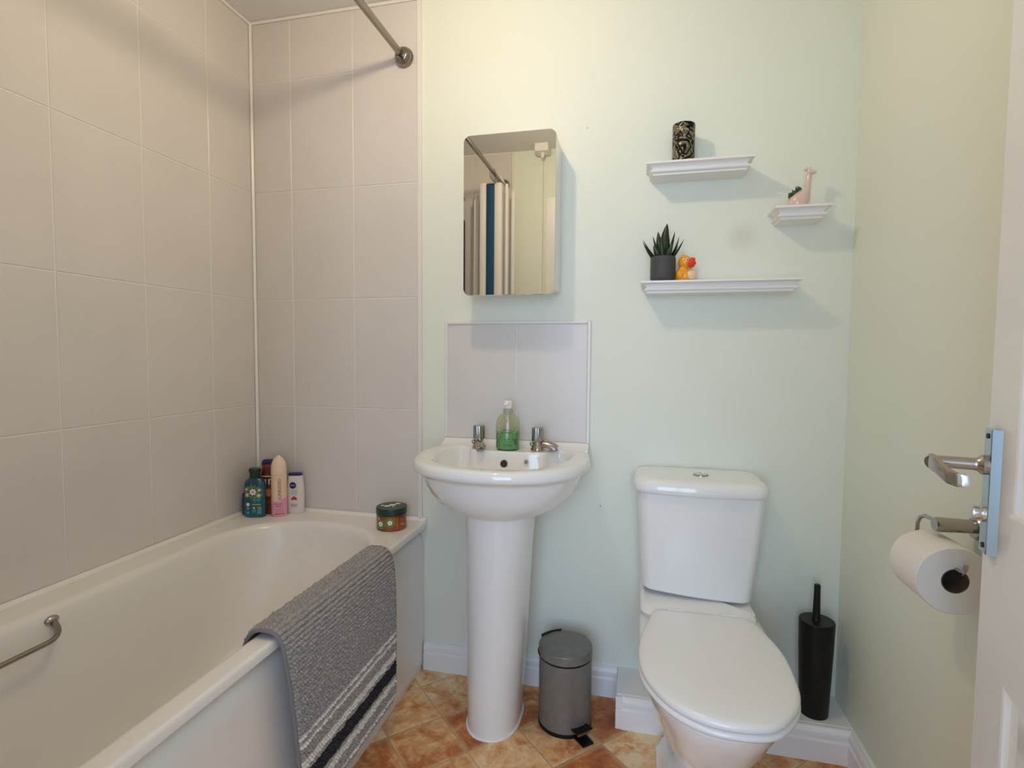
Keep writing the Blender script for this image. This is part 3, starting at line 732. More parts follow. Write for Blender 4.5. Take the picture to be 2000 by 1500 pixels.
# potted succulent
px_, py_, pz_ = 1.499, -.060, 1.372
pot = thing('potted_succulent', (px_, py_, pz_), 'spiky dark green succulent in a ribbed dark grey pot on the lowest shelf', 'potted plant')
prof = [(.030, 0), (.034, .004), (.0372, .010)]
for k in range(12): z = .012+k*.0048; prof += [(.0378, z), (.0370, z+.0024)]
prof += [(.0375, .0715), (.0355, .0755), (.0335, .0755), (.0325, .068)]
build('pot', B().lathe(prof, c=(px_, py_, pz_), n=48, cap1=True), POTG, parent=pot, sharp=70)
def leaf(base, tip, w, bend, thick=.75):
    w = w*1.35
    base, tip = Vector(base), Vector(tip); d = tip-base; up_ = Vector((0, 0, 1)); side = d.cross(Vector((0, 1, .15))).normalized() if abs(d.normalized().z) > .98 else d.cross(up_).normalized()
    nrm = side.cross(d).normalized(); rings = []
    for i in range(12):
        t = i/11; ww = w*(1-t)**.75*(1+.5*t) if i < 11 else .0003
        c = base + d*t + Vector(bend)*(4*t*(1-t))
        rings.append([c+side*ww, c+side*ww*.5-nrm*ww*thick*.9, c-nrm*ww*thick, c-side*ww*.5-nrm*ww*thick*.9, c-side*ww, c+nrm*ww*.12*0])
    return B().loft(rings)
S0 = (px_, py_, pz_+.062)
tips = [((px_+.010, py_-.008, 1.547), .0145, (-.004, 0, 0)), ((px_-.062, py_+.004, 1.505), .009, (.006, 0, -.014)), ((px_-.062, py_-.012, 1.494), .009, (.004, 0, -.016)),
        ((px_-.032, py_+.0, 1.512), .010, (.004, 0, -.003)), ((px_+.033, py_-.004, 1.524), .011, (-.002, 0, -.004)), ((px_+.046, py_+.004, 1.510), .009, (.002, 0, -.006)),
        ((px_+.060, py_-.006, 1.500), .009, (-.002, 0, -.012)), ((px_-.008, py_-.034, 1.500), .012, (0, 0, -.006)), ((px_+.024, py_-.038, 1.482), .011, (0, 0, -.006)), ((px_-.030, py_-.036, 1.478), .011, (0, 0, -.006)),
        ((px_+.006, py_+.035, 1.515), .011, (0, 0, -.004)), ((px_-.016, py_+.018, 1.53), .010, (0, 0, 0)), ((px_+.045, py_+.030, 1.49), .009, (0, 0, -.008))]
for tp, w_, bd in tips:
    ox, oy = (tp[0]-px_), (tp[1]-py_); q = .010/max(math.hypot(ox, oy), .02)
    build('leaf', leaf((px_+ox*q, py_+oy*q, pz_+.066), tp, w_, bd), LEAF, parent=pot, sharp=50)
build('soil', B().lathe([(.0328, .0655), (.02, .068)], c=(px_, py_, pz_), n=24), BLACK, parent=pot)

# rubber duck
dx, dy, dz = 1.567, -.062, 1.372
duck = thing('rubber_duck', (dx, dy, dz), 'orange rubber duck with red beak beside the dark grey plant pot', 'toy duck')
def oblob(name, c, r, m, parent, rot=None, n=24): return build(name, B().ellipsoid(c, r, n=n, rot=rot), m, parent=parent)
body = [(0, .022, .0), (.004, .027, .012)]
rings = []
for z, rx, ry, ox in ((.001, .020, .016, -.004), (.004, .026, .021, -.003), (.012, .030, .024, -.002), (.022, .028, .023, -.004), (.031, .020, .019, -.008), (.038, .0145, .015, -.009), (.043, .014, .015, -.008)):
    rings.append([(dx+ox+rx*math.cos(2*PI*k/28), dy+ry*math.sin(2*PI*k/28), dz+z) for k in range(28)])
bodyo = build('body', B().loft(rings), DUCKY, parent=duck, sharp=80)
oblob('head', (dx-.004, dy, dz+.058), (.0195, .019, .0215), DUCKY, duck)
oblob('tuft', (dx-.008, dy, dz+.078), (.005, .004, .004), DUCKY, duck)
b = B()
b.tube([(dx+.008, dy-.009, dz+.050), (dx+.018, dy-.013, dz+.052), (dx+.026, dy-.015, dz+.0555)], [.0105, .0095, .0035], n=16, flat=1.25)
b.tube([(dx+.010, dy-.009, dz+.056), (dx+.018, dy-.0125, dz+.063), (dx+.0245, dy-.014, dz+.0625)], [.0075, .0075, .004], n=14, flat=1.2)
build('beak', b, DUCKR, parent=duck)
for s_ in (-1,):
    e = build('eye', B().ellipsoid((dx+.001, dy-.0165, dz+.0625), (.0046, .0035, .0052)), WHITE, parent=duck)
    build('pupil', B().ellipsoid((dx+.0015, dy-.0195, dz+.0625), (.0020, .0012, .0024)), BLACKINK, parent=e)
e = build('eye', B().ellipsoid((dx+.012, dy+.009, dz+.0645), (.0040, .0045, .0050)), WHITE, parent=duck)
build('pupil', B().ellipsoid((dx+.0155, dy+.010, dz+.0650), (.0012, .0020, .0022)), BLACKINK, parent=e)
oblob('chest', (dx+.013, dy-.009, dz+.017), (.0175, .017, .0155), DUCKW, duck)
oblob('wing', (dx-.017, dy-.018, dz+.020), (.012, .008, .013), DUCKY, duck)

# giraffe planter
gx, gy, gz = 1.878, -.055, 1.576
gp = thing('giraffe_planter', (gx, gy, gz), 'small pink ceramic giraffe shaped planter on the shortest shelf', 'planter')
rings = []
for z, cx_, rx, ry in ((0, -.004, .019, .017), (.002, -.004, .0225, .019), (.012, -.003, .027, .0215), (.024, -.001, .0275, .0215), (.034, .002, .0255, .020), (.042, .008, .0195, .0165), (.050, .015, .0125, .0125),
                       (.060, .0185, .0095, .0095), (.072, .0205, .0078, .0080), (.084, .0215, .0070, .0072), (.094, .0220, .0068, .0070), (.099, .022, .0055, .0055)):
    ring = []
    for k in range(32):
        a = 2*PI*k/32; x = gx+cx_+rx*math.cos(a); y = gy+ry*math.sin(a); zz = z
        ring.append((x, y, gz+zz))
    rings.append(ring)
gbody = build('body', B().loft(rings), PINKC, parent=gp, sharp=80)
build('head', B().tube([(gx+.0185, gy+.002, gz+.1005), (gx+.024, gy-.001, gz+.101), (gx+.031, gy-.006, gz+.099), (gx+.037, gy-.011, gz+.0985)], [.0065, .0082, .0062, .0035], n=18), PINKC, parent=gp)
for s_ in (-1, 1):
    build('horn', B().tube([(gx+.0205+s_*.003, gy, gz+.106), (gx+.0205+s_*.0045, gy, gz+.115)], [.0014, .0021], n=10), PINKC, parent=gp)
build('ear', B().tube([(gx+.018, gy, gz+.104), (gx+.012, gy-.002, gz+.108), (gx+.0065, gy-.003, gz+.1085)], [.002, .0032, .0008], n=10), PINKC, parent=gp)
build('ear', B().tube([(gx+.026, gy+.003, gz+.104), (gx+.032, gy+.008, gz+.108)], [.0025, .001], n=10), PINKC, parent=gp)
# opening rim and plant on its back
build('opening_rim', B().tube([Vector((gx-.0115+.0165*math.cos(a), gy+.013*math.sin(a), gz+.0395+.0125*math.cos(a))) for a in [2*PI*k/28 for k in range(29)]], .0016, n=8, cap=False), PINKC, parent=gp)
b = B()
for k in range(80):
    a = rng.uniform(0, 2*PI); r = rng.uniform(0, 1)**.5
    cxl = gx-.0115+.014*r*math.cos(a); cyl = gy+.011*r*math.sin(a); czl = gz+.0395+.0125*r*math.cos(a)
    up_ = Vector((-.55, -.1, 1)).normalized(); c = Vector((cxl, cyl, czl)); t = c+up_*rng.uniform(.006, .016)+Vector(rng.uniform(-.004, .004, 3))
    b.tube([c-up_*.004, (c+t)/2+Vector((0, 0, .001)), t], [.0026, .0026, .0004], n=6)
build('foliage', b, LEAF2, parent=gp)

# ================================================================ TOILET
TX = 1.612
tl = thing('toilet', (TX, -.38, 0), 'white close coupled ceramic toilet with the lid closed', 'toilet')
# cistern body
def cis(z, x0, x1, y0, bow, r=.03, n=96):
    pts = rrect(x0, x1, y0, -.006, [(.012, .012), (.012, .012), (r, r), (r, r)], z, n=8, ns=12)
    out = []
    for x, y, zz in pts:
        k = 1-((x-(x0+x1)/2)/((x1-x0)/2))**2
        yy = y - bow*k*min(1, max(0, (-y-.006)/(-y0-.006))**2) if y < -.03 else y
        out.append((x, yy, zz))
    return out
rg = [cis(.448, 1.470, 1.748, -.150, .012), cis(.450, 1.456, 1.762, -.162, .014), cis(.458, 1.451, 1.766, -.167, .015), cis(.55, 1.446, 1.777, -.170, .016), cis(.65, 1.4405, 1.787, -.172, .017), cis(.745, 1.436, 1.795, -.172, .018), cis(.750, 1.440, 1.79, -.168, .018)]
rg = [[(x, y, z - .018*((x-1.45)/.32) if z < .47 else z) for x, y, z in r] for r in rg]
build('cistern', B().loft(rg), CERAM, parent=tl, sharp=50)
def lidr(z, e, r=.04): return cis(z, 1.424+e, 1.802-e, -.183+e, .021, r=r)
build('cistern_lid', B().loft([lidr(.7425, .010), lidr(.743, .004), lidr(.747, .0005), lidr(.756, -.001), lidr(.768, .001), lidr(.777, .006), lidr(.783, .014), lidr(.786, .026), lidr(.788, .05)]), CERAM, parent=tl, sharp=60)
btn = build('flush_button', B().lathe([(.0225, 0), (.0225, .003), (.020, .0045), (.0195, .0038)], c=(1.621, -.100, .787), n=36), CHROMED, parent=tl)
build('flush_button_half', B().add([(1.621+.0185*math.cos(a), -.100+.0185*math.sin(a), .7912) for a in [PI/2+PI*k/14 for k in range(15)]], [tuple(range(15))]).add([(1.621+.0185*math.cos(a), -.100+.0185*math.sin(a), .7912) for a in [-PI/2+.1+(PI-.2)*k/14 for k in range(15)]], [tuple(range(15))]), CHROME, parent=btn)
# seat lid outline traced at z .43
LID = [(1.490, -.262), (1.470, -.325), (1.449, -.420), (1.4445, -.510), (1.459, -.588), (1.500, -.660), (1.551, -.700), (1.602, -.716), (1.662, -.714), (1.706, -.698), (1.744, -.656), (1.771, -.605), (1.784, -.535), (1.785, -.420), (1.762, -.320), (1.740, -.262), (1.690, -.2535), (1.615, -.2520), (1.540, -.2545)]
def lring(e, z, sq=0, pts=LID):
    P = smooth_closed(pts, 96); c = Vector((TX, -.48, 0)); out = []
    for p in P:
        d = p-c; L_ = d.length; q = c + d*(1-e/L_); out.append((q.x, q.y, z))
    return out
build('seat_lid', B().loft([lring(.010, .4185), lring(.004, .4190), lring(.001, .4225), lring(0, .428), lring(.003, .4335), lring(.009, .437), lring(.025, .4395), lring(.06, .4415), lring(.10, .4425)]), SEATW, parent=tl, sharp=70)
build('seat', B().loft([lring(.010, .4005), lring(.004, .4015), lring(.0, .406), lring(-.001, .411), lring(.003, .4160), lring(.010, .4175)]), SEATW, parent=tl, sharp=70)
for hx in (1.545, 1.685):
    build('hinge', B().tube([(hx-.02, -.250, .429), (hx+.02, -.250, .429)], .0085, n=16), SEATW, parent=tl)
# pan
def pring(z, k, x0, x1, yb, yf, p=2.3, n=96):
    cx_, cy_ = (x0+x1)/2, (yb+yf)/2 + .05*k; out = []
    for i in range(n):
        a = 2*PI*i/n; c_, s_ = math.cos(a), math.sin(a)
        hy = (yb-cy_) if s_ > 0 else (cy_-yf); pp = 3.6 if s_ > 0 else p
        out.append((cx_+(x1-x0)/2*math.copysign(abs(c_)**(2/pp), c_), cy_+hy*math.copysign(abs(s_)**(2/pp), s_), z))
    return out
rg = [pring(0, .3, 1.532, 1.690, -.16, -.47), pring(.012, .3, 1.532, 1.690, -.16, -.475), pring(.06, .3, 1.538, 1.684, -.16, -.475), pring(.12, .3, 1.535, 1.692, -.15, -.50), pring(.18, .5, 1.516, 1.712, -.13, -.548), pring(.24, .8, 1.490, 1.738, -.11, -.606),
      pring(.30, 1, 1.466, 1.762, -.09, -.652), pring(.338, 1, 1.456, 1.774, -.07, -.675), pring(.350, 1, 1.449, 1.781, -.06, -.684), pring(.375, 1, 1.446, 1.785, -.05, -.698), pring(.392, 1, 1.447, 1.785, -.045, -.706), pring(.398, 1, 1.455, 1.775, -.045, -.700), pring(.4005, 1, 1.465, 1.765, -.05, -.690)]
build('pan', B().loft(rg), CERAM, parent=tl, sharp=60)
# rear deck carrying the cistern
dk = lambda z, e, yf: rrect(1.449+e, 1.765-e, yf+e, -.012, [(.02, .02), (.02, .02), (.045, .045), (.045, .045)], lambda x, y: z+(0.010*min(1, max(0, (y+.19)/.05)) if z > .42 else 0)-(.012*((x-1.45)/.32) if z > .42 and y > -.2 else 0), n=8, ns=10)
build('cistern_deck', B().loft([dk(.30, .03, -.20), dk(.35, .012, -.235), dk(.40, .003, -.262), dk(.418, 0, -.268), dk(.4265, .004, -.262), dk(.4315, .014, -.245)]), CERAM, parent=tl, sharp=60)
b = B().loft([rrect(1.500, 1.722, -.44, -.185, .06, 0), rrect(1.502, 1.720, -.438, -.187, .06, .020), rrect(1.512, 1.710, -.43, -.19, .05, .026), rrect(1.53, 1.69, -.42, -.19, .05, .06)])
build('pan_foot', b, CERAM, parent=tl, sharp=50)

# ================================================================ BIN
bxn, byn, rb = 1.228, -.166, .0815
bn = thing('pedal_bin', (bxn, byn, 0), 'small grey round pedal bin between the basin pedestal and the toilet', 'bin')
build('body', B().lathe([(rb-.002, .010), (rb, .012), (rb, .214), (rb-.002, .216)], c=(bxn, byn, 0), n=64), GREYBIN, parent=bn)
build('base_ring', B().lathe([(rb+.0012, 0), (rb+.0012, .010), (rb-.001, .012)], c=(bxn, byn, 0), n=64), BLACK, parent=bn)
build('rim', B().lathe([(rb-.002, .2155), (rb+.0008, .216), (rb+.0008, .2205), (rb-.002, .221)], c=(bxn, byn, 0), n=64), BLACK, parent=bn)
build('lid', B().lathe([(rb-.001, .2205), (rb+.0015, .2215), (rb+.0015, .244), (rb, .2475), (rb-.004, .249), (rb*.6, .2515), (.004, .2525)], c=(bxn, byn, 0), n=64), GREYBIN, parent=bn)
pa = math.atan2(-.084, .073)
def rp(d, s_, z): return (bxn+d*math.cos(pa)-s_*math.sin(pa), byn+d*math.sin(pa)+s_*math.cos(pa), z)
def pbox(b_, d0, d1, s0, s1, z0, z1, dz=0):
    v = [rp(d, s_, z+(dz if d == d1 else 0)) for z in (z0, z1) for s_ in (s0, s1) for d in (d0, d1)]
    return b_.add(v, [(0,2,3,1),(4,5,7,6),(0,1,5,4),(2,6,7,3),(0,4,6,2),(1,3,7,5)])
pd = build('pedal', pbox(B(), rb-.01, rb+.032, -.029, .029, .026, .030, .005), BLACK, parent=bn, bevel=.001)
build('pedal_edge', pbox(B(), rb+.0315, rb+.0335, -.029, .029, .0300, .0360), CHROMED, parent=pd)
build('pedal_foot', pbox(B(), rb-.01, rb+.044, -.019, .019, 0, .006), BLACK, parent=bn, bevel=.001)
v = pa+PI
b = B()
hr = []
for a in (v-.42, v-.25, v, v+.25, v+.42):
    c_, s_ = math.cos(a), math.sin(a); hr.append([(bxn+r*c_, byn+r*s_, z) for r, z in ((rb+.001, .200), (rb+.009, .204), (rb+.010, .248), (rb-.003, .253), (rb+.001, .235))])
b.loft(hr); build('hinge', b, BLACK, parent=bn, sharp=40)
hnd = B().tube([(bxn+(rb+.0022)*math.cos(a), byn+(rb+.0022)*math.sin(a), .2235-.0*abs(a-v)) for a in [v-1.35+2.7*k/20 for k in range(21)]], .0026, n=8)
build('carry_handle', hnd, BLACK, parent=bn)

# ================================================================ TOILET BRUSH
tx_, ty_, tz_ = 1.953, -.098, .101
br = thing('toilet_brush', (tx_, ty_, tz_), 'black toilet brush in a tall black holder on the pipe boxing beside the toilet', 'toilet brush')
build('holder', B().lathe([(.037, 0), (.0385, .003), (.0405, .06), (.0455, .20), (.0475, .274), (.0470, .278), (.0450, .2795)], c=(tx_, ty_, tz_), n=48), BLACK, parent=br)
build('handle', B().lathe([(.013, .2785), (.0105, .284), (.0100, .30), (.0085, .36), (.0083, .382), (.0070, .3845)], c=(tx_-.002, ty_, tz_), n=24), BLACK, parent=br)

# ================================================================ TOILET ROLL HOLDER + ROLL
hd = thing('toilet_roll_holder', (XR, -.655, .838), 'chrome toilet roll holder with bent wire arm on the right wall', 'toilet roll holder')
build('wall_plate', B().lathe([(.022, 0), (.022, -.006), (.019, -.010)], c=(XR, -.655, .836), ax='x', n=32), CHROMED, parent=hd)
build('arm', B().lathe([(.0115, -.008), (.0125, -.020), (.0135, -.066), (.0120, -.072)], c=(XR, -.655, .838), ax='x', n=28), CHROMED, parent=hd)
build('wire', B().tube([(1.976, -.655, .838), (1.973, -.640, .843), (1.971, -.618, .843), (1.9705, -.602, .836), (1.9705, -.593, .822), (1.9715, -.590, .80), (1.973, -.592, .786), (1.974, -.602, .7765), (1.975, -.66, .7765), (1.976, -.735, .778), (1.9765, -.741, .785), (1.977, -.743, .794)], .0036, n=12), CHROMED, parent=hd)
roll_c = (1.975, .7565); R0, Ri = .0600, .0215
n = 72; y0, y1 = -.718, -.614
def rring(R, y, spiral=0):
    return [(roll_c[0]+(R+spiral*((k-26) % n)/n)*math.cos(2*PI*k/n), y, roll_c[1]+(R+spiral*((k-26) % n)/n)*math.sin(2*PI*k/n)) for k in range(n)]
rl = thing('toilet_roll', (roll_c[0], (y0+y1)/2, roll_c[1]), 'white toilet paper roll hanging on the chrome wire arm', 'toilet roll')
build('paper', B().loft([rring(Ri, y0+.0005), rring(R0-.002, y0), rring(R0, y0+.002, -.0012), rring(R0, y1-.002, -.0012), rring(R0-.002, y1), rring(Ri, y1-.0005)], cap0=False, cap1=False), PAPER, parent=rl, sharp=50)
build('core', B().loft([rring(Ri, y0+.0003), rring(Ri-.0015, y0), rring(Ri-.0015, y1), rring(Ri, y1)], cap0=False, cap1=False), CARD, parent=rl, sharp=50)

# ================================================================ TOILETRIES ON THE BATH CORNER
ZR = .5482
def superr(cx, cy, hx, hy, z, p=2.6, ang=0, n=40):
    out = []
    for i in range(n):
        a = 2*PI*i/n; c_, s_ = math.cos(a), math.sin(a); x = hx*math.copysign(abs(c_)**(2/p), c_); y = hy*math.copysign(abs(s_)**(2/p), s_)
        out.append((cx+x*math.cos(ang)-y*math.sin(ang), cy+x*math.sin(ang)+y*math.cos(ang), z))
    return out
def flatmap(cx, cy, hy, ang, hx, curve=.35):
    """front face mapper of an oval bottle: u right, v up"""
    def f(u, v):
        t = max(-.98, min(.98, u/hx)); yy = -hy*(1-abs(t)**2.6)**(1/2.6) - .0005
        return (cx+u*math.cos(ang)-yy*math.sin(ang), cy+u*math.sin(ang)+yy*math.cos(ang), ZR+v)
    return f
def flower(b_, f, u, v, r, petal, leafm, center, kp=7):
    for k in range(12):   # leaves ring
        a = 2*PI*k/12+.2; rr_ = r*(1.55+.25*(k % 2))
        pts = [(u+rr_*math.cos(a), v+rr_*math.sin(a)), (u+r*.95*math.cos(a+.3), v+r*.95*math.sin(a+.3)), (u+r*.75*math.cos(a), v+r*.75*math.sin(a)), (u+r*.95*math.cos(a-.3), v+r*.95*math.sin(a-.3))]
        b_.add([f(*p) for p in pts], [(0,1,2,3)], leafm)
    b_.add([f(u+r*.62*(1+.18*math.cos(kp*a))*math.cos(a), v+r*.62*(1+.18*math.cos(kp*a))*math.sin(a)) for a in [2*PI*k/42 for k in range(42)]], [tuple(range(42))], petal)
    g = lambda x, y: tuple(Vector(f(x, y)) + (Vector(f(x, y))-Vector((Vector(f(u, v)).x, Vector(f(u, v)).y+.02, f(x, y)[2])))*0)
    b_.add([tuple(Vector(f(u+r*.22*math.cos(a), v+r*.22*math.sin(a)))+Vector((0, -.0004, 0))) for a in [2*PI*k/14 for k in range(14)]], [tuple(range(14))], center)
# teal shampoo
tcx, tcy, ta = .079, -.118, math.radians(14)
hx, hy = .0375, .0185
t1 = thing('shampoo_bottle', (tcx, tcy, ZR), 'teal shampoo bottle with dark green cap and white flower label in the bath corner', 'bottle')
b = B().loft([superr(tcx, tcy, hx-.004, hy-.003, ZR, ang=ta), superr(tcx, tcy, hx-.001, hy-.001, ZR+.003, ang=ta), superr(tcx, tcy, hx, hy, ZR+.012, ang=ta), superr(tcx, tcy, hx, hy, ZR+.118, ang=ta), superr(tcx, tcy, hx-.002, hy-.0005, ZR+.128, ang=ta), superr(tcx, tcy, hx-.010, hy-.003, ZR+.137, ang=ta), superr(tcx, tcy, .021, .0145, ZR+.142, p=2, ang=ta), superr(tcx, tcy, .017, .0135, ZR+.1435, p=2, ang=ta)])
build('bottle_body', b, TEAL, parent=t1, sharp=50)
build('cap', B().lathe([(.0175, .1425), (.0175, .162), (.0185, .164), (.0205, .168), (.0205, .1745), (.0185, .178)], c=(tcx, tcy, ZR), n=32), GREENCAP, parent=t1)
f = flatmap(tcx, tcy, hy, ta, hx)
b = B(); flower(b, f, .000, .094, .019, 0, 1, 2); flower(b, f, -.022, .083, .009, 0, 1, 2); flower(b, f, .020, .081, .009, 0, 1, 2); flower(b, f, -.024, .103, .007, 0, 1, 2); flower(b, f, .022, .101, .007, 0, 1, 2)
put_text(b, 'argan oil', .0075, lambda u, v: f(u+.010, v+.0575), 3)
for u0, u1_, v_ in ((.004, .026, .070), (-.006, .026, .0645), (-.006, .026, .0625)): strip(b, f, u0, u1_, v_, v_+.0015, 3)
strip(b, f, -.004, .026, .046, .050, 2)
for (u_, v_, r_, m_) in ((-.019, .048, .0065, 0), (-.019, .034, .0045, 3), (.003, .036, .0035, 0), (-.019, .018, .004, 3)):
    b.add([f(u_+r_*math.cos(a), v_+r_*math.sin(a)) for a in [2*PI*k/16 for k in range(16)]], [tuple(range(16))], m_)
for k in range(4): strip(b, f, -.003, .010, .020+k*.003, .0212+k*.003, 3, 2)
for k in range(6): strip(b, f, .015, .028, .014+k*.0045, .0165+k*.0045, 2 if k > 3 else 3, 2)
build('label', b, [CREAM, LEAFY, GOLD, CYAN], parent=t1, fix=False)
# second teal bottle lying behind to the left
c2 = (.031, -.090)
t2 = thing('conditioner_bottle', (*c2, ZR), 'short teal bottle mostly hidden behind the teal shampoo bottle against the left wall', 'bottle')
b = B().loft([superr(*c2, .016, .026, ZR), superr(*c2, .018, .028, ZR+.004), superr(*c2, .018, .028, ZR+.075), superr(*c2, .014, .022, ZR+.084), superr(*c2, .010, .010, ZR+.086, p=2)])
build('bottle_body', b, TEALD, parent=t2, sharp=50)
build('cap', B().lathe([(.010, .0855), (.010, .10), (.009, .102)], c=(*c2, ZR), n=24), TEALD, parent=t2)
# brown bottle
c3 = (.103, -.071); a3 = math.radians(20); hx3, hy3 = .030, .018
t3 = thing('hair_bottle', (*c3, ZR), 'dark brown bottle standing between the teal bottle and the peach can', 'bottle')
b = B().loft([superr(*c3, hx3-.002, hy3-.002, ZR, ang=a3), superr(*c3, hx3, hy3, ZR+.004, ang=a3), superr(*c3, hx3, hy3, ZR+.150, ang=a3), superr(*c3, hx3-.003, hy3-.001, ZR+.160, ang=a3)])
build('bottle_body', b, BROWN, parent=t3, sharp=50)
build('cap', B().loft([superr(*c3, hx3-.004, hy3-.002, ZR+.160, ang=a3), superr(*c3, hx3-.005, hy3-.002, ZR+.172, ang=a3), superr(*c3, hx3-.010, hy3-.005, ZR+.181, ang=a3)]), BROWN, parent=t3, sharp=50)
f3 = flatmap(c3[0], c3[1], hy3, a3, hx3)
b = B(); strip(b, f3, -.026, .016, .140, .146, 0); put_text(b, 'REF', .016, lambda u, v: f3(-.004+v*0+u*.9, v+.120), 1)
b.add([f3(.002+.010*math.cos(a), .082+.015*math.sin(a)) for a in [2*PI*k/20 for k in range(20)]], [tuple(range(20))], 2)
for v_ in (.050, .046, .150): strip(b, f3, -.024, .020, v_, v_+.001, 2)
b_ = B(); b_.add(b.v, b.f[:0])
b2_ = B(); strip(b2_, f3, -.022, .010, .141, .1445, 0)
strip(b2_, f3, -.010, -.006, .112, .132, 0, 1); strip(b2_, f3, .002, .012, .128, .132, 0, 1); strip(b2_, f3, .002, .006, .112, .128, 0, 1); strip(b2_, f3, -.018, -.014, .112, .132, 0, 1)
b2_.add([f3(.002+.011*math.cos(a), .082+.015*math.sin(a)) for a in [2*PI*k/20 for k in range(20)]], [tuple(range(20))], 1)
for v_ in (.050, .044): strip(b2_, f3, -.024, .020, v_, v_+.0012, 1)
build('label', b2_, [CREAM, ORANGEP], parent=t3, fix=False)
# navy capped bottle behind
c4 = (.075, -.035); 
t4 = thing('shower_gel_bottle', (*c4, ZR), 'tall bottle with a navy cap in the corner behind the dark brown bottle', 'bottle')
build('bottle_body', B().loft([superr(*c4, .028, .016, ZR), superr(*c4, .030, .018, ZR+.004), superr(*c4, .030, .018, ZR+.155), superr(*c4, .027, .016, ZR+.162)]), BROWN, parent=t4, sharp=50)
build('cap', B().loft([superr(*c4, .028, .017, ZR+.162), superr(*c4, .028, .017, ZR+.185), superr(*c4, .022, .013, ZR+.193), superr(*c4, .012, .007, ZR+.195)]), NAVY, parent=t4, sharp=60)
# peach / pink mousse can
c5 = (.149, -.078); r5 = .0275
t5 = thing('mousse_can', (*c5, ZR), 'tall peach and pink shower mousse can with a pointed cap', 'can')
build('can_body', B().lathe([(r5-.002, 0), (r5, .002), (r5, .148), (r5-.001, .152)], c=(*c5, ZR), n=48), [PEACH], parent=t5)
build('cap', B().lathe([(r5-.001, .152), (r5+.0003, .153), (r5-.0005, .178), (r5-.002, .190), (r5-.006, .201), (r5-.012, .210), (.0095, .216), (.0045, .2205), (.0015, .222)], c=(*c5, ZR), n=40), PEACH, parent=t5)
az5 = math.atan2(CAM.x-c5[0], -(CAM.y-c5[1]))
f5 = cylmap(c5[0], c5[1], r5+.0005, az5, ZR); f5b = cylmap(c5[0], c5[1], r5+.0009, az5, ZR)
b = B(); NP = 48
for k in range(NP):   # pink lower half with a wavy top edge
    u0_, u1_ = -PI*r5+2*PI*r5*k/NP, -PI*r5+2*PI*r5*(k+1)/NP; top = lambda u: .056+.012*max(0, math.sin(u/r5*1.0+.2))
    b.quad(f5(u0_, .001), f5(u1_, .001), f5(u1_, top(u1_)), f5(u0_, top(u0_)), 0)
put_text(b, 'SUNKISSED', .0155, lambda u, v: f5b(-v+.002, u+.101), 1, sx=1.0)
put_text(b, 'shower', .0100, lambda u, v: f5b(u-.003, v+.047), 2); put_text(b, 'whip', .0100, lambda u, v: f5b(u-.003, v+.038), 2)
for k in range(3): strip(b, f5b, -.014, .014, .016+k*.005, .0168+k*.005, 2)
strip(b, f5b, -.018, .018, .008, .0105, 2)
build('label', b, [PINKCAN, COPPER, MAGENTA], parent=t5, fix=False)
# white bottle
c6 = (.192, -.040); a6 = math.radians(14); hx6, hy6 = .0300, .0175
t6 = thing('body_wash_bottle', (*c6, ZR), 'white body wash bottle with navy top and round navy emblem', 'bottle')
b = B().loft([superr(*c6, hx6-.003, hy6-.002, ZR, ang=a6), superr(*c6, hx6, hy6, ZR+.004, ang=a6), superr(*c6, hx6+.002, hy6, ZR+.06, ang=a6), superr(*c6, hx6+.001, hy6, ZR+.10, ang=a6), superr(*c6, hx6-.004, hy6-.002, ZR+.142, ang=a6)])
build('bottle_body', b, LILACW, parent=t6, sharp=50)
build('cap', B().loft([superr(*c6, hx6-.0045, hy6-.002, ZR+.142, ang=a6), superr(*c6, hx6-.005, hy6-.002, ZR+.149, ang=a6), superr(*c6, hx6-.008, hy6-.005, ZR+.151, ang=a6)]), NAVY, parent=t6, sharp=50)
f6 = lambda u, v: tuple(Vector(flatmap(c6[0], c6[1], hy6+.0008, a6, hx6+.002)(u, v)))
f6b = lambda u, v: tuple(Vector(flatmap(c6[0], c6[1], hy6+.0013, a6, hx6+.002)(u, v)))
b = B(); b.add([f6(-.004+.0125*math.cos(a), .107+.0125*math.sin(a)) for a in [2*PI*k/28 for k in range(28)]], [tuple(range(28))], 0)
put_text(b, 'NIVEA', .0062, lambda u, v: f6b(u-.004, v+.107), 1)
for k, (a_, c_) in enumerate(((-.010, .014), (-.012, .012), (-.010, .014), (-.012, .010))): strip(b, f6, a_, c_, .087-k*.0045, .0885-k*.0045, 2)
for u_, v_, r_ in ((.000, .060, .006), (.006, .057, .005), (-.006, .056, .005)): b.add([f6(u_+r_*math.cos(a), v_+r_*math.sin(a)) for a in [2*PI*k/14 for k in range(14)]], [tuple(range(14))], 3)
strip(b, f6, -.012, .012, .026, .038, 2)
build('label', b, [NAVY, WHITE, GREYP, REDP], parent=t6, fix=False)
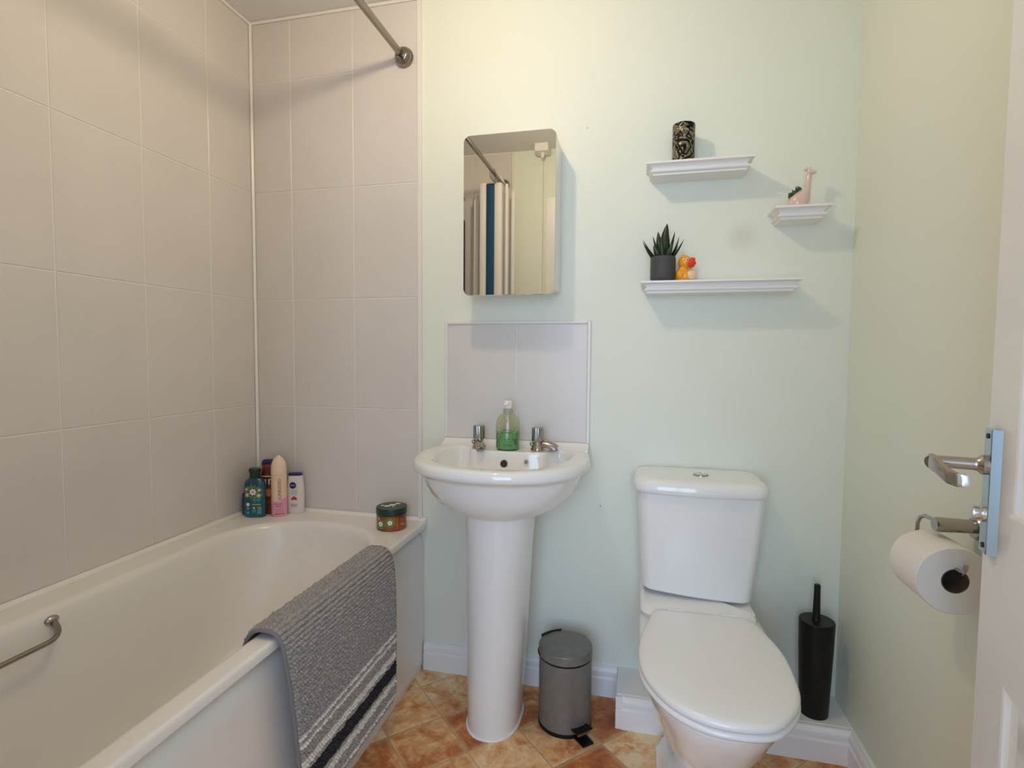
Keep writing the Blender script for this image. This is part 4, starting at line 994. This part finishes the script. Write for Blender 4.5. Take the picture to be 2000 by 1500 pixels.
# amber jar
cj = (.614, -.108); rj = .0520
tj = thing('hair_mask_jar', (*cj, ZR), 'amber jar with dark green lid alone on the right of the bath corner', 'jar')
build('jar_body', B().lathe([(rj-.004, 0), (rj-.001, .003), (rj-.001, .050), (rj-.003, .052)], c=(*cj, ZR), n=64), AMBER, parent=tj)
lid = build('lid', B().lathe([(rj-.001, .0515), (rj+.0005, .053), (rj+.0005, .072), (rj-.001, .0745), (rj-.004, .075), (.004, .0752)], c=(*cj, ZR), n=64), GREENCAP, parent=tj)
azj = math.atan2(CAM.x-cj[0], -(CAM.y-cj[1]))
fj = cylmap(*cj, rj-.0003, azj, ZR); b = B()
flower(b, fj, -.006, .030, .013, 0, 1, 2, 8); flower(b, fj, -.041, .024, .014, 0, 1, 2, 8)
for k in range(9): b.add([fj(-.024+rng.uniform(-.010, .010)+.004*math.cos(a), .022+rng.uniform(-.001, .001)+.0035*math.sin(a)+k*.001) for a in [2*PI*i/8 for i in range(8)]], [tuple(range(8))], 1)
for k in range(9): strip(b, fj, .0165, .0205, .008+k*.0042, .0105+k*.0042, 3, 1)
for k, w_ in enumerate((.012, .012, .010, .016)): strip(b, fj, .032, .032+w_, .038-k*.006, .040-k*.006, 0 if k == 3 else 3, 2)
strip(b, fj, -.052, -.047, .038, .044, 0, 1)
build('label', b, [CREAM, LEAFY, GREYP, ORANGEP], parent=tj, fix=False)
b = B(); ft = lambda u, v: (cj[0]+u, cj[1]+v, ZR+.0757)
for (u_, v_, r1_, r2_) in ((-.012, -.010, .011, .009), (.000, .008, .012, .010), (.010, .028, .010, .008), (-.030, -.008, .006, .005), (.012, -.012, .004, .004)):
    b.add([ft(u_+r1_*math.cos(a)*(1+.15*math.cos(5*a)), v_+r2_*math.sin(a)) for a in [2*PI*k/20 for k in range(20)]], [tuple(range(20))], 0)
for k in range(26):
    a = rng.uniform(0, 6.28); r = rng.uniform(.01, .040); u_, v_ = r*math.cos(a), r*math.sin(a); q = rng.uniform(0, 6.28); l = .007
    b.add([tuple(Vector(ft(u_+l*math.cos(q), v_+l*math.sin(q)))-Vector((0,0,.0003))), tuple(Vector(ft(u_+.002*math.cos(q+1.57), v_+.002*math.sin(q+1.57)))-Vector((0,0,.0003))), tuple(Vector(ft(u_-l*math.cos(q), v_-l*math.sin(q)))-Vector((0,0,.0003))), tuple(Vector(ft(u_-.002*math.cos(q+1.57), v_-.002*math.sin(q+1.57)))-Vector((0,0,.0003)))], [(0,1,2,3)], 1)
build('lid_label', b, [CREAM, LEAFY], parent=lid, fix=False)

# ================================================================ SHOWER RAIL, CURTAIN
rail = thing('shower_rail', (.618, -.84, 2.172), 'chrome shower curtain rail above the outer edge of the bath', 'shower rail')
build('pole', B().tube([(.618, YF+.01, 2.172), (.618, -.012, 2.172)], .0115, n=24), CHROMEB, parent=rail)
for yy, s_ in ((0, -1), (YF, 1)):
    y_ = yy + s_*.007
    build('end_flange', B().lathe([(.033, 0), (.0335, s_*.005), (.032, s_*.012), (.028, s_*.020), (.021, s_*.027), (.012, s_*.031)], c=(.622, y_, 2.170), ax='y', n=36), CHROMEB, parent=rail)
cur = thing('shower_curtain', (.60, -1.57, 2.13), 'white shower curtain with a navy stripe gathered at the doorway end of the rail', 'shower curtain')
def curtain(pts, z0, z1, m, name):
    rings = []
    for z in (z1, z1-.05, (z0+z1)/2, z0): rings.append([(x, y, z) for x, y in pts])
    b_ = B(); n_ = len(pts)
    vs_ = [p for r in rings for p in r]; fs = [(i*n_+j, i*n_+j+1, (i+1)*n_+j+1, (i+1)*n_+j) for i in range(3) for j in range(n_-1)]
    b_.add(vs_, fs); return build(name, b_, m, parent=cur, solid=.0012, sharp=60)
def fold(x0, x1, y, amp=.006, n=8): return [(x0+(x1-x0)*k/n, y+amp*math.sin(PI*k/n)) for k in range(n+1)]
curtain(fold(.520, .561, -1.508), .57, 2.134, CLOTHW, 'panel')
curtain(fold(.561, .609, -1.500), .57, 2.128, CLOTHN, 'navy_stripe')
curtain(fold(.609, .652, -1.502) + fold(.652, .664, -1.56) + fold(.664, .684, -1.53), .57, 2.130, CLOTHW, 'panel')
curtain(fold(.684, .690, -1.60) + fold(.690, .712, -1.57), .57, 2.10, CLOTHW, 'panel')
for k in range(8):
    y_ = -1.44-.026*k
    build('ring', B().tube([(.618+.020*math.cos(a), y_+.008*math.sin(a), 2.158+.030*math.sin(a)) for a in [2*PI*q/20 for q in range(21)]], .0020, n=6, cap=False), CHROMED, parent=cur)
build('eyelet', B().lathe([(.004, 0), (.009, 0), (.009, -.002), (.004, -.002)], c=(.560, -1.500, 2.118), ax='y', n=20, cap0=False, cap1=False), WHITE, parent=cur)
cur2 = []
for zz, dx_ in ((2.10, .02), (2.06, 0), (1.2, -.005), (.57, -.01)):
    cur2.append([(.455+dx_+.03*q/6, -1.60+.008*math.sin(q*1.4), zz) for q in range(7)])
b = B(); b.add([p for r in cur2 for p in r], [(i*7+j, i*7+j+1, (i+1)*7+j+1, (i+1)*7+j) for i in range(3) for j in range(6)])
build('inner_liner', b, CLOTHW, parent=cur, solid=.002)
# electric shower on the doorway end wall (seen in the mirror)
es = thing('electric_shower', (.26, YF, 1.7), 'pale electric shower unit with dark trim on the tiled wall, seen in the mirror', 'electric shower')
build('unit', B().loft([rr(.16, .372, 1.42, 1.98, .03, YF+.008), rr(.16, .372, 1.42, 1.98, .03, YF+.07), rr(.17, .362, 1.43, 1.97, .025, YF+.082)]), CHROMED, parent=es)
build('trim_band', B().loft([rr(.155, .378, 1.415, 1.985, .03, YF+.020), rr(.155, .378, 1.415, 1.985, .03, YF+.032)]), BLACK, parent=es)
build('shower_head', B().tube([(.34, YF+.08, 1.99), (.35, YF+.10, 2.04), (.36, YF+.13, 2.07)], [.012, .02, .05], n=24), CHROMED, parent=es)
# pull cord switch box on the ceiling by the doorway
ps = thing('pull_switch', (.866, -1.62, ZC), 'white square ceiling pull cord switch by the doorway, seen in the mirror', 'pull switch')
build('box', B().box(.826, .906, -1.665, -1.575, ZC-.045, ZC), WHITE, parent=ps, bevel=.003)
build('cord_nozzle', B().lathe([(.013, -.045), (.010, -.072)], c=(.866, -1.62, ZC), n=20), WHITE, parent=ps)
build('cord', B().tube([(.866, -1.62, ZC-.07), (.866, -1.62, 1.35)], .0016, n=8), WHITE, parent=ps)
build('cord_toggle', B().lathe([(.003, .05), (.009, .03), (.009, 0), (.005, -.004)], c=(.866, -1.62, 1.33), n=16), WHITE, parent=ps)

# ================================================================ CEILING LAMP (out of frame)
lp = thing('ceiling_lamp', (LAMP.x, LAMP.y, ZC), 'small round ceiling lamp with a bare bulb above the bath edge', 'ceiling lamp')
build('ceiling_rose', B().lathe([(.05, 0), (.048, -.012), (.03, -.024)], c=(LAMP.x, LAMP.y, ZC), n=36), WHITE, parent=lp)
build('lamp_holder', B().lathe([(.018, -.02), (.018, -.085), (.012, -.092)], c=(LAMP.x, LAMP.y, ZC), n=28), WHITE, parent=lp)
build('bulb', B().ellipsoid(tuple(LAMP), (.034, .034, .037), n=16, m=8), BULB, parent=lp)

# ================================================================ LANDING BEHIND THE DOORWAY, WITH AN ADDED WINDOW FOR THE FILL LIGHT
LANDW = mat('landing_paint', (.84, .83, .80), .7)
LY = -3.15
struct(build('wall_landing_left', B().box(.20, .30, LY, YF-.1, 0, ZC), LANDW), 'plain pale wall of the landing outside the doorway, left side', 'wall')
struct(build('wall_landing_right', B().box(2.20, 2.30, LY, YF-.1, 0, ZC), LANDW), 'plain pale wall of the landing outside the doorway, right side', 'wall')
struct(build('wall_landing_end', B().box(.20, .70, LY-.1, LY, 0, ZC).box(1.95, 2.30, LY-.1, LY, 0, ZC).box(.70, 1.95, LY-.1, LY, 0, .40).box(.70, 1.95, LY-.1, LY, 2.10, ZC), LANDW), 'pale end wall of the landing around the added window', 'wall')
struct(build('ceiling_landing', B().box(.20, 2.30, LY-.1, -1.80, ZC, ZC+.08), LANDW), 'plain landing ceiling outside the doorway', 'ceiling')
fw = B().box(.70, .75, LY-.08, LY-.03, .40, 2.10).box(1.90, 1.95, LY-.08, LY-.03, .40, 2.10).box(.75, 1.90, LY-.08, LY-.03, .40, .45).box(.75, 1.90, LY-.08, LY-.03, 2.05, 2.10).box(1.30, 1.345, LY-.08, LY-.03, .45, 2.05)
struct(build('added_window_1', fw, GLOSSW, bevel=.003), 'added white framed landing window, unseen, letting the fill light in', 'window')  # unseen window added to give the fill light an opening
al = bpy.data.lights.new('fill_daylight', 'AREA'); al.shape = 'RECTANGLE'; al.size = 1.25; al.size_y = 1.70; al.energy = DAY_FILL_POWER; al.color = (.52, .71, 1.0)  # added fill light outside the window, standing in for landing daylight
ao = bpy.data.objects.new('fill_daylight', al); col.objects.link(ao); ao.location = (1.325, LY-.14, 1.25)
ao.rotation_euler = (math.radians(90), 0, 0)
